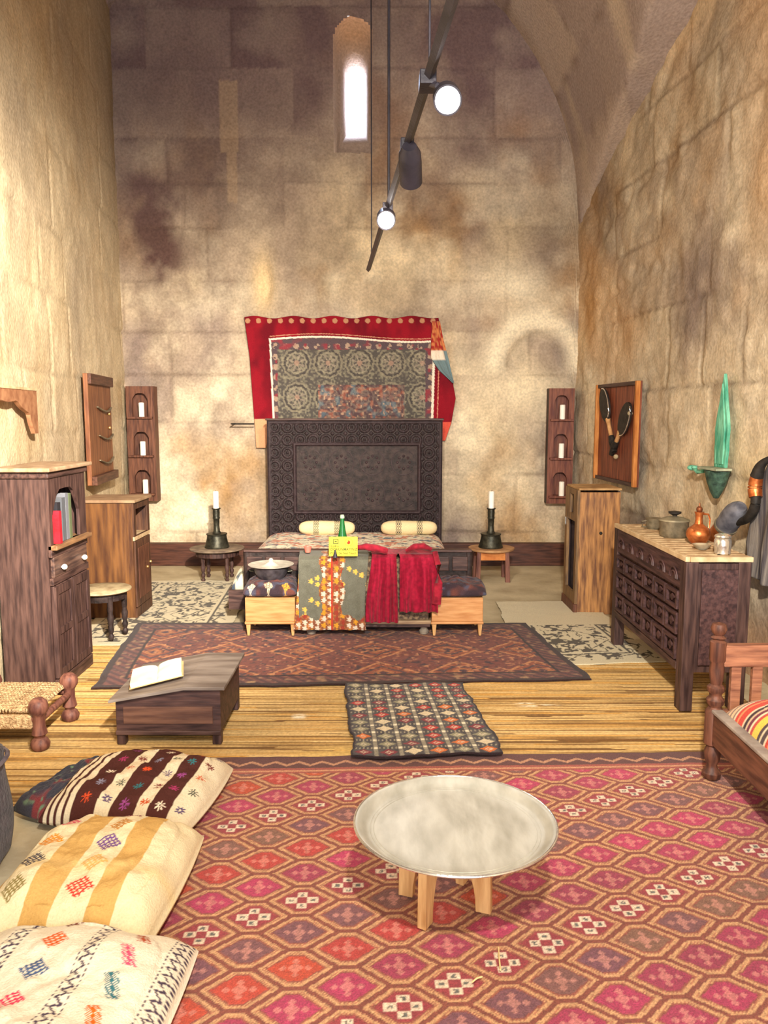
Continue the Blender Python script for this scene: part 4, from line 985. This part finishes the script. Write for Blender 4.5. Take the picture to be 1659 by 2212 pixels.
t = thing('bottle', 'green glass bottle behind the yellow notice', 'bottle', (-.282, 5.27, .571))
m = M(); m.lathe([(.0005, 0), (.030, 0), (.034, .01), (.034, .08), (.030, .11), (.022, .15), (.018, .18), (.014, .21), (.013, .232), (.0005, .232)], seg=24); m.build('body', GLASS, t, True)
m = M(); m.lathe([(.0005, .230), (.015, .230), (.016, .240), (.012, .254), (.0005, .256)], seg=16); m.build('stopper', mat('pale_stopper', '#8ca08c', '#a8b8a4', k=20), t, True)
t = thing('cup', 'tiny pink cup beside the left shoulder of the olive robe', 'cup', (-.515, 5.25, .571))
m = M(); m.lathe([(.0005, 0), (.018, 0), (.024, .03), (.026, .04), (.023, .04), (.016, .006), (.0005, .005)], seg=20); m.build('bowl', mat('pink_glaze', '#dc6c5c', '#ec8474', k=10, rough=.4), t, True)

# ------------------------------------------------------------------ left wall pieces
def onleft(y): return (xl(y) + .022, y)
x_, y_ = onleft(4.76)
t = thing('wall_bracket', 'carved brown wooden wall shelf end with cusped arch on the left wall', 'shelf', (xl(3.75) + .03, 3.75, 1.385), LWR)
oo = [(0, 0), (.06, .0)] + [(.50 - .44 * math.cos(a) * (1 - .07 * abs(math.sin(5 * a))), .20 * math.sin(a) * (1 - .10 * abs(math.sin(5 * a)))) for a in np.linspace(.05, PI - .05, 40)] + [(.94, 0), (1.0, 0), (1.0, .26), (0, .26)]
m = M(); m.prism(oo, -.03, -.005); m.build('arched_board', mat('bracket_wood', '#8a5c40', '#a87a58', k=20), t)
m = M(); m.box(-.02, 1.01, -.035, 0, .25, .265, .003); m.build('top_edge', LEDGE, t)
t = thing('hanging_door', 'old wooden door leaf with iron straps hung on the left wall', 'door leaf', (xl(5.99) + .03, 5.99, .955), LWR)
m = M(); m.box(0, .80, -.035, 0, 0, .85, .004); m.build('panel', wood('door_wood', '#6a3c24', '#94603c', 'z', k=12), t)
m = M(); m.box(0, .80, -.060, -.034, .77, .85, .004); m.build('top_rail', wood('rail_wood', '#44281c', '#6a4432', 'x'), t)
m = M(); m.box(.0, .80, -.075, -.034, .0, .07, .004); m.build('bottom_ledge', wood('rail_wood_low', '#44281c', '#6a4432', 'x'), t)
for (a, z0) in ((.25, .60), (.28, .375), (.26, .18)):
    m = M(); m.tube([(a + .5 * u_, -.045 - .012 * math.sin(u_ * PI), z0 - .035 * math.sin(u_ * PI)) for u_ in np.linspace(0, 1, 12)], [.010 + .006 * math.sin(u_ * PI) for u_ in np.linspace(0, 1, 12)], 8, .5); m.build('iron_strap', PEWTER, t, True)
m = M()
for z0 in (.545, .43, .34): m.ball((.66, -.045, z0), .012, 10)
m.build('brass_stud', BRASS, t, True)

# ------------------------------------------------------------------ right wall pieces
t = thing('hanging_board', 'shallow wooden tray board hung on the right wall holding two paddles', 'board', (xr(6.93) - .035, 6.93, .94), RWR)
m = M(); m.box(0, .92, -.012, 0, 0, .81); m.build('back_board', wood('board_red', '#5c2c20', '#8c4c34', 'z', k=12), t)
for a, b in ((0, .03), (.885, .92)):
    m = M(); m.box(a, b, -.045, -.012, 0, .81, .004); m.build('side_lip', mat('bright_lip', '#a8642c', '#cc8848', scale=(1, 1, .2), k=30), t)
m = M(); m.box(.03, .885, -.035, -.012, .78, .81, .003); m.build('top_lip', DARKWOODX, t); m = M(); m.box(.03, .885, -.035, -.012, 0, .03, .003); m.build('bottom_lip', DARKWOODX, t)
for (a, z0) in ((.80, .565), (.53, .215)):
    m = M(); m.ball((a, -.04, z0), .02, 12); m.build('peg', PALETOP, t, True)
def paddle(lx_, lz, hx_, hz, label):
    t = thing('paddle', label, 'paddle', (xr(6.93) - .035, 6.93, .94), RWR)
    c0 = Vector((lx_, -.042, lz)); h_ = Vector((hx_, -.042, hz)); d = (h_ - c0).normalized(); pr_ = Vector((-d.z, 0, d.x))
    pl = []
    for a in np.linspace(0, 2 * PI, 33)[:-1]: pl.append(c0 + d * .155 * math.cos(a) + pr_ * .095 * math.sin(a))
    m = M(); m.prism([(p.x, p.z) for p in pl], -.052, -.034); m.build('blade', IRON, t)
    m = M(); m.tube([tuple(p + Vector((0, -.010, 0))) for p in pl + [pl[0]]][2:16], .005, 6); m.build('rim', STEEL, t, True)
    m = M(); m.tube([c0 + d * .14, c0 + d * .20, h_ - d * .04], [.022, .016, .018], 10); m.build('handle', mat('handle_wood', '#a87848', '#cc9c68', k=20), t, True)
    m = M(); m.tube([h_ - d * .05, h_, h_ + d * .10], [.024, .030, .022], 10); m.build('grip', IRON, t, True)
paddle(.24, .635, .44, .335, 'dark oval paddle with wooden handle, left one on the wall board')
paddle(.70, .52, .50, .305, 'dark oval paddle with wooden handle, right one on the wall board')

# green wall fountain
t = thing('wall_fountain', 'green patinated pointed wall fountain with basin bracket on the right wall', 'fountain', (xr(4.85) - .03, 4.85, .99), RWR)
half = [(0.0, .75), (.020, .68), (.035, .60), (.062, .50), (.078, .42), (.072, .34), (.075, .30), (.066, .22), (.066, .19)]
pl = [(.10 + x, z) for x, z in half] + [(.10 - x, z) for x, z in half[::-1][:-1]]
m = M(); m.prism(pl, -.020, 0); m.build('back_plate', PATINA, t, bevel=.003)
m = M(); pl2 = [(.10 + x * .72, .19 + (z - .19) * .86 + .02) for x, z in half] + [(.10 - x * .72, .19 + (z - .19) * .86 + .02) for x, z in half[::-1][:-1]]; m.prism(pl2, -.028, -.019); m.build('carved_leaf', PATINA, t, bevel=.003)
m = M(); m.box(-.02, .22, -.10, 0, .175, .19, .003); m.build('ledge', mat('grey_green_ledge', '#8c947c', '#b4b498', k=20), t)
m = M(); m.lathe([(.0005, 0), (.02, .004), (.045, .04), (.075, .10), (.09, .15), (.10, .172), (.0005, .172)], (.10, -.03, .0), 24, 1, .7); m.build('basin', PATINAD, t, True)
m = M(); m.tube([(-.02, -.05, .16), (-.09, -.06, .15), (-.14, -.06, .165)], [.012, .014, .01], 8); m.ball((-.17, -.06, .170), .03, 12, .6); m.ball((-.13, -.06, .175), .022, 12, .6); m.build('leaf_spout', PATINA, t, True)

# upright trunk cabinet
t = thing('upright_cabinet', 'narrow worn orange wood cabinet with dark front opening near the right corner', 'cabinet', (1.452, 6.17, 0), R(-90))
# local x runs towards the viewer, local -y faces left
m = M(); m.box(.355, .38, 0, .30, 0, .925, .003); m.build('side_panel', ORANGEWOOD, t)
m = M(); m.box(0, .025, 0, .30, 0, .94, .003); m.build('side_panel', DARKWOOD, t)
m = M(); m.box(.025, .355, .285, .30, .0, .93); m.build('back_panel', DARKWOOD, t)
m = M(); m.box(-.005, .385, -.01, .305, .94, .955, .003); m.build('top', mat('trunk_top', '#9a7448', '#c09a68', k=12), t)
fr = wood('frame_olive', '#5a4430', '#927048', 'z')
m = M(); m.plate([(0, 0), (.38, 0), (.38, .94), (0, .94)], [[(.07, .16), (.32, .16), (.32, .70), (.07, .70)], [(.15, .75), (.26, .75), (.26, .90), (.15, .90)]], -.02, 0); m.build('front_frame', fr, t)
m = M(); m.box(.025, .355, .02, .03, .05, .72); m.build('inner_door', mat('black_inside', '#2a2228', '#3e343a', k=20), t)
m = M(); m.box(.04, .05, -.032, -.02, .64, .70, .002); m.build('latch', STEEL, t)
m = M(); m.box(-.01, .39, -.03, .0, 0, .08, .004); m.build('plinth', BROWNWOOD, t)
m = M(); m.ball((.384, .16, .62), .012, 10); m.build('knot_hole', IRON, t)

# ------------------------------------------------------------------ carved chest
t = thing('carved_chest', 'long dark carved chest on tall stile legs along the right wall', 'chest', (1.495, 5.02, .0135), R(-90))
Lc, Dc, Hc = 1.21, .32, .785
m = M(); m.box(.01, Lc - .008, .012, Dc - .004, .20, Hc - .03); m.build('body', DARKWOOD, t)
for a in (0, Lc - .075):
    for b in (0, Dc - .06):
        m = M(); m.box(a - .002 * (a == 0), a + .075 + .002 * (a > 0), b - .008, b + .055, 0, Hc - .023, .004); m.build('stile_leg', DARKWOOD, t)
cm = wood('chest_panel', '#2f1d1f', '#573c3a', 'x')
m = M(); m.box(.004, Lc - .004, -.006, .012, Hc - .17, Hc - .023, .003); m.build('top_rail', cm, t)
m = M(); m.box(.07, Lc - .07, -.012, .0, .195, .235, .004); m.build('bottom_rail', DARKWOODX, t)
# carved spandrels on the top rail
m = M()
for k in range(6):
    cxk = .16 + k * .178
    for r0 in (.055, .035): m.tube([(cxk + r0 * math.cos(a), -.010, Hc - .13 + r0 * math.sin(a)) for a in np.linspace(0, PI, 11)], .005, 5)
m.build('carved_arches', cm, t, True)
k = 0
for j, (za, zb) in enumerate(((.245, .355), (.375, .485), (.505, .600))):
    for i in range(6):
        a = .085 + i * .176; b = a + .160
        m = M(); m.plate([(a, za), (b, za), (b, zb), (a, zb)], [[(a + .018, za + .018), (b - .018, za + .018), (b - .018, zb - .018), (a + .018, zb - .018)]], -.016, 0)
        m.prism([(a + .05, (za + zb) / 2), ((a + b) / 2, za + .028), (b - .05, (za + zb) / 2), ((a + b) / 2, zb - .028)], -.010, 0)
        m.build('carved_panel', cm, t)
for i in range(17):
    a = .02 + i * .0705; m = M(); m.box(a, a + .050, .0, Dc, Hc - .018, Hc + .002, .003); m.build('top_slat', mat('chest_slat', '#9c7c58', '#ccb088', k=16) if i == 0 else slatm, t) if i else None
    if i == 0: slatm = mat('chest_slat', '#9c7c58', '#ccb088', k=16); m.build('top_slat', slatm, t)
m = M(); m.box(0, Lc, -.012, .012, Hc - .022, Hc + .004, .003); m.box(Lc - .02, Lc + .006, .012, Dc, Hc - .022, Hc + .004, .003); m.build('top_edge', LEDGE, t)
m = M(); m.box(Lc - .001, Lc + .010, .07, Dc - .07, .24, Hc - .06, .003); m.build('end_panel', cm, t)
ZT = .8015
# pots on the chest
t = thing('small_pot', 'small dull metal pot farthest back on the chest', 'pot', (1.655, 4.78, ZT))
m = M(); m.lathe([(.0005, 0), (.040, 0), (.046, .02), (.046, .06), (.050, .066), (.044, .066), (.0005, .062)], seg=24); m.build('body', PEWTER, t, True)
m = M(); m.tube([(-.046, 0, .05), (-.075, 0, .045), (-.07, 0, .015), (-.046, 0, .01)], .005, 8); m.build('handle', PEWTER, t, True)
t = thing('lidded_pot', 'round dull metal pot with lid and dark knob on the chest', 'pot', (1.665, 4.47, ZT))
m = M(); m.lathe([(.0005, 0), (.070, 0), (.079, .012), (.080, .085), (.084, .092), (.0005, .092)], seg=32); m.build('body', PEWTER, t, True)
m = M(); m.lathe([(.0005, .092), (.086, .092), (.082, .100), (.05, .112), (.018, .118), (.0005, .118)], seg=32); m.build('lid', mat('pot_lid', '#7c7460', '#a09478', k=25, rough=.5, metal=.4), t, True)
m = M(); m.lathe([(.0005, .116), (.012, .116), (.014, .124), (.034, .134), (.036, .144), (.0005, .150)], seg=20); m.build('knob', IRON, t, True)
t = thing('copper_jug', 'round bellied copper jug with handle on the chest', 'jug', (1.700, 4.21, ZT)); t.scale = (.84, .84, .92)
m = M(); m.lathe([(.0005, 0), (.035, 0), (.055, .015), (.073, .045), (.076, .065), (.066, .090), (.040, .108), (.026, .120), (.022, .150), (.024, .175), (.030, .190), (.024, .190), (.0005, .185)], seg=36); m.build('body', COPPER, t, True)
m = M(); m.tube([(.024, 0, .178), (.060, 0, .175), (.072, 0, .14), (.066, 0, .095)], .006, 8); m.build('handle', COPPER, t, True)
m = M(); m.ball((0, 0, .205), .020, 14); m.lathe([(.0005, .218), (.006, .222), (.004, .240), (.0005, .245)], seg=10); m.build('lid', mat('dark_copper', '#6a3c24', '#945838', k=20, rough=.4, metal=.6), t, True)
t = thing('small_dish', 'small pale metal dish in front of the copper jug', 'dish', (1.655, 4.045, ZT))
m = M(); m.lathe([(.0005, 0), (.025, 0), (.040, .015), (.048, .026), (.044, .026), (.025, .008), (.0005, .006)], seg=28); m.build('bowl', mat('pale_metal', '#a89a80', '#cabca0', k=20, rough=.4, metal=.4), t, True)
t = thing('silver_jar', 'shiny ribbed silver jar at the near end of the chest', 'jar', (1.700, 3.90, ZT))
m = M(); m.lathe([(.0005, 0), (.034, 0), (.040, .006), (.038, .02), (.042, .04), (.042, .07), (.036, .080), (.040, .086), (.0005, .088)], seg=32); m.build('body', STEEL, t, True)
m = M(); m.lathe([(.0005, .088), (.041, .088), (.038, .096), (.020, .104), (.0005, .106)], seg=32); m.build('lid', STEEL, t, True)

# hanging vessel, cloak and hoop at the right edge (right wall)
t = thing('hanging_vessel', 'hanging grey and copper vessel with dark curved handle beside the grey cloak', 'vessel', (xr(4.6) - .02, 4.6, .70), RWR)
def seg3(pts, rs, nm, mt):
    q = [(Vector(p) + Vector((.045, 0, 0)), r_) for p, r_ in zip(pts, rs)]
    for _ in range(3):
        o_ = [q[0]]
        for (a, ra), (b, rb) in zip(q, q[1:]): o_ += [(a * .75 + b * .25, ra * .75 + rb * .25), (a * .25 + b * .75, ra * .25 + rb * .75)]
        q = o_ + [q[-1]]
    m = M(); m.tube([p for p, _ in q], [r_ for _, r_ in q], 20); m.build(nm, mt, t, True)
seg3([(-.03, -.13, .055), (.095, -.12, .165)], [.056, .060], 'copper_mouth', COPPER)
seg3([(.088, -.12, .160), (.098, -.12, .170)], [.066, .066], 'mouth_ring', PEWTER)
seg3([(.098, -.12, .170), (.17, -.12, .235), (.22, -.12, .275), (.25, -.12, .295)], [.060, .066, .056, .03], 'grey_body', mat('zinc', '#5c5c66', '#84848c', k=20, rough=.5, metal=.4))
seg3([(.19, -.11, .20), (.26, -.11, .215), (.33, -.11, .25), (.375, -.11, .31), (.37, -.11, .37)], [.022, .022, .026, .026, .024], 'handle', IRON)
seg3([(.372, -.11, .36), (.355, -.11, .41), (.372, -.11, .475)], [.034, .038, .032], 'copper_sleeve', COPPER)
seg3([(.37, -.11, .47), (.395, -.11, .53), (.45, -.09, .575), (.53, -.05, .60)], [.034, .026, .012, .008], 'strap', IRON)
hp = thing('hoop', 'pale wooden hoop hanging behind the grey cloak at the right edge', 'hoop', (xr(4.0) - .02, 4.0, .82), RWR)
m = M(); m.lathe([(.245, -.012), (.262, -.012), (.262, .012), (.245, .012), (.245, -.012)], seg=64, mat=Matrix.Rotation(R(90), 3, 'X'), c=(0, -.018, 0)); m.build('rim', mat('hoop_wood', '#d8b888', '#f0d8a8', k=12), hp)
m = M(); m.lathe([(.0005, -.002), (.246, -.002), (.246, .002), (.0005, .002)], seg=48, mat=Matrix.Rotation(R(90), 3, 'X'), c=(0, -.015, 0)); m.build('skin', mat('hoop_skin', '#7c6c58', '#9a8a70', k=12), hp)
S_, T_ = np.meshgrid(np.linspace(0, 1, 120), np.linspace(0, 1, 90), indexing='ij')
xa = np.interp(T_, [0, .1, .35, .75, 1], [.20, .12, .02, -.03, .02]); Pk = np.stack([xa + (.62 - xa) * S_, -.062 - .020 * np.sin(S_ * 22 + 2 * T_) * (.3 + T_) * np.clip(S_ * 4, .3, 1) - .015 * T_, .70 * (1 - T_) - .02 * np.sin(S_ * 5)], -1)
ck = thing('cloak', 'grey striped cloth cloak hanging on the right wall at the picture edge', 'cloak', (xr(4.28) - .02, 4.28, .62), RWR)
gridmesh('cloth', Pk, GREYCLOTH, parent=ck, thick=.006)
m = M(); m.tube([(.30, -.0, .69), (.30, -.10, .70)], .012, 8); m.build('peg', DARKWOOD, ck)

# ------------------------------------------------------------------ divan at right
t = thing('divan', 'wooden divan with turned corner posts and slatted end at the right edge', 'divan', (1.34, 3.065, .02))
postp = [(.0005, 0), (.026, 0), (.036, .012), (.038, .028), (.024, .045), (.020, .06), (.030, .085), (.034, .115), (.024, .14), (.030, .148), (.037, .15), (.037, .285), (.030, .295), (.024, .305), (.034, .320), (.036, .335), (.024, .35), (.024, .36), (.034, .372), (.034, .388), (.022, .40), (.026, .42), (.030, .46), (.026, .49), (.032, .50), (.032, .575), (.020, .585), (.030, .592), (.018, .602), (.026, .612), (.032, .630), (.026, .648), (.0005, .656)]
DV = wood('divan_wood', '#3e241c', '#6e4432', 'z'); DVX = wood('divan_rail', '#6a4030', '#a06c50', 'x')
for a, b in ((0, 0), (.74, 0), (0, -1.25), (.74, -1.25)):
    m = M(); m.lathe(postp, (a, b, 0), 20); m.build('post', DV, t, True)
m = M(); m.box(-.018, .018, -1.22, -.02, .155, .285, .004); m.build('side_rail', wood('divan_side', '#4a2c22', '#744a38', 'y'), t)
m = M(); m.box(-.022, .024, -1.22, -.02, .285, .300, .004); m.build('rail_cap', mat('grey_cap', '#7c7068', '#a09488', k=14), t)
m = M(); m.box(.72, .756, -1.22, -.02, .155, .30, .004); m.build('side_rail', DV, t)
m = M(); m.box(.02, .72, -.018, .018, .155, .29, .004); m.build('end_rail', DVX, t)
m = M(); m.box(.02, .72, -.020, .020, .475, .565, .005); m.build('top_rail', DVX, t)
for i in range(8):
    m = M(); m.box(.055 + i * .085, .095 + i * .085, -.012, .012, .29, .478, .003); m.build('slat', DVX, t)
m = M(); m.box(.0, .74, -1.22, -.02, .20, .25); m.build('seat_boards', DV, t)
n = 200
U, V = np.meshgrid(np.linspace(-1, 1, n), np.linspace(-1, 1, n), indexing='ij')
f = np.clip(1 - np.abs(U) ** 6, 0, 1) ** .5 * np.clip(1 - np.abs(V) ** 6, 0, 1) ** .5
px_ = 1.710 + U * .345; py_ = 2.49 + V * .545
s_ = (py_ + .05 * np.sin(px_ * 6) + (U < -.8) * (U + .8) * .05); ph_ = (s_ / .24) % 1
cols = [(.0, '#3c2a2c'), (.06, '#d8c0a0'), (.10, '#c04030'), (.24, '#e88858'), (.28, '#c04030'), (.36, '#d8c0a0'), (.40, '#4c3c3c'), (.50, '#c8b898'), (.54, '#4c3c3c'), (.60, '#e8b84c'), (.76, '#b8463c'), (.84, '#e0c8a4'), (.88, '#6a2c3c'), (.95, '#c8a888')]
cc = np.zeros(U.shape + (3,)) + lina('#3c2a2c')
for a, k_ in cols: cc = np.where((ph_ >= a)[..., None], lina(k_), cc)
cc = np.where((V > .82)[..., None], np.where((((V - .82) / .05 % 1) < .5)[..., None], lina('#8c7468'), lina('#e0b890')), cc)
cs = gridmesh('seat_cushion', np.stack([px_, py_, .285 + .130 * f + .010 * (fbm(U * 3, V * 3, 3, 3) - .5)], -1), WOOL, col=cc, thick=.010)
tag(cs, 'red, yellow and cream striped cushion lying on the divan', 'cushion')

# ------------------------------------------------------------------ track lighting
def rx_(y): return .20 - (y - 2.466) * .0765
tk = thing('light_track', 'long black lighting track hung on thin cables along the room', 'light track', (rx_(2.5), 2.5, 2.7))
bm_ = M(); bm_.tube([(rx_(y) - rx_(2.5), y - 2.5, 0) for y in (-1.0, 2.5, 6.8)], .019, 4); bm_.build('rail', BLACKPAINT, tk)
for y in (6.35, 4.72, 2.97, 0.5):
    zc_top = float(zceil(np.array(rx_(y)), np.array(y)))
    m = M(); m.tube([(rx_(y) - rx_(2.5), y - 2.5, 0), (rx_(y) - rx_(2.5), y - 2.5, zc_top - 2.7 + .02)], .0045 if y != 4.72 else .008, 6); m.build('cable', BLACKPAINT, tk)
def spot(loc, aim, label, lit, arm, r=.05, ln=.15):
    t = thing('spotlight', label, 'spotlight', loc)
    d = (Vector(aim) - Vector(loc)).normalized(); q = d.to_track_quat('Z', 'Y').to_matrix()
    m = M(); m.lathe([(.0005, -ln), (r * .6, -ln), (r * .95, -ln * .8), (r, -ln * .6), (r, 0), (r * .88, 0), (r * .86, -.03), (.0005, -.03)], seg=28, mat=q); m.build('lamp_head', BLACKPAINT, t, True)
    if lit: m = M(); m.lathe([(.0005, -.010), (r * .85, -.010), (r * .85, -.004), (.0005, -.002)], seg=28, mat=q); m.build('lit_glass', LAMPLIT, t, True)
    m = M(); m.tube([Vector(arm) - Vector(loc), (Vector(arm) - Vector(loc)) * .5 + Vector((0, 0, .02)), -d * ln * .5], .012, 8); m.build('arm', BLACKPAINT, t, True)
    m = M(); a_ = Vector(arm) - Vector(loc); m.box(a_.x - .03, a_.x + .03, a_.y - .05, a_.y + .05, a_.z - .02, a_.z + .03, .004); m.build('adapter', BLACKPAINT, t)
    return t
spot((.012, 4.70, 2.605), (0, 1.2, 1.0), 'lit spotlight at the far end of the track, lower of the two bright ones', True, (rx_(4.80), 4.80, 2.69), .055)
spot((.222, 2.90, 2.585), (.15, .6, 1.35), 'lit spotlight nearer the viewer, upper right of the two bright ones', True, (rx_(3.02), 3.02, 2.69), .05)
spot((.125, 3.80, 2.565), (.33, 6.4, 1.0), 'unlit looking black spotlight on the track pointing away towards the bed', False, (rx_(3.72), 3.72, 2.69), .052, .20)

# iron spike in the wall left of the hanging
m = M(); m.tube([(-1.47, 7.62, 1.405), (-1.25, 7.62, 1.405)], .007, 8); m.tube([(-1.47, 7.62, 1.405), (-1.47, 7.83, 1.405)], .007, 8)
tag(m.build('iron_rod', IRON, None, True), 'thin black iron rod sticking out of the back wall left of the headboard', 'rod')
for loc_, rz_, ln_, lab_ in (((.315, 1.98, .026), R(85), .09, 'pale loose straw lying upright on the carpet in front of the tray'), ((.245, 1.90, .026), R(35), .035, 'shorter pale loose straw on the carpet, left of the long straw')):
    t = thing('straw', lab_, 'straw', loc_, rz_)
    m = M(); m.tube([(-ln_ / 2, 0, 0), (0, .001, .003), (ln_ / 2, 0, 0)], .0022, 6); m.build('stalk', mat('straw', '#d8b878', '#ecd29c', k=20), t)
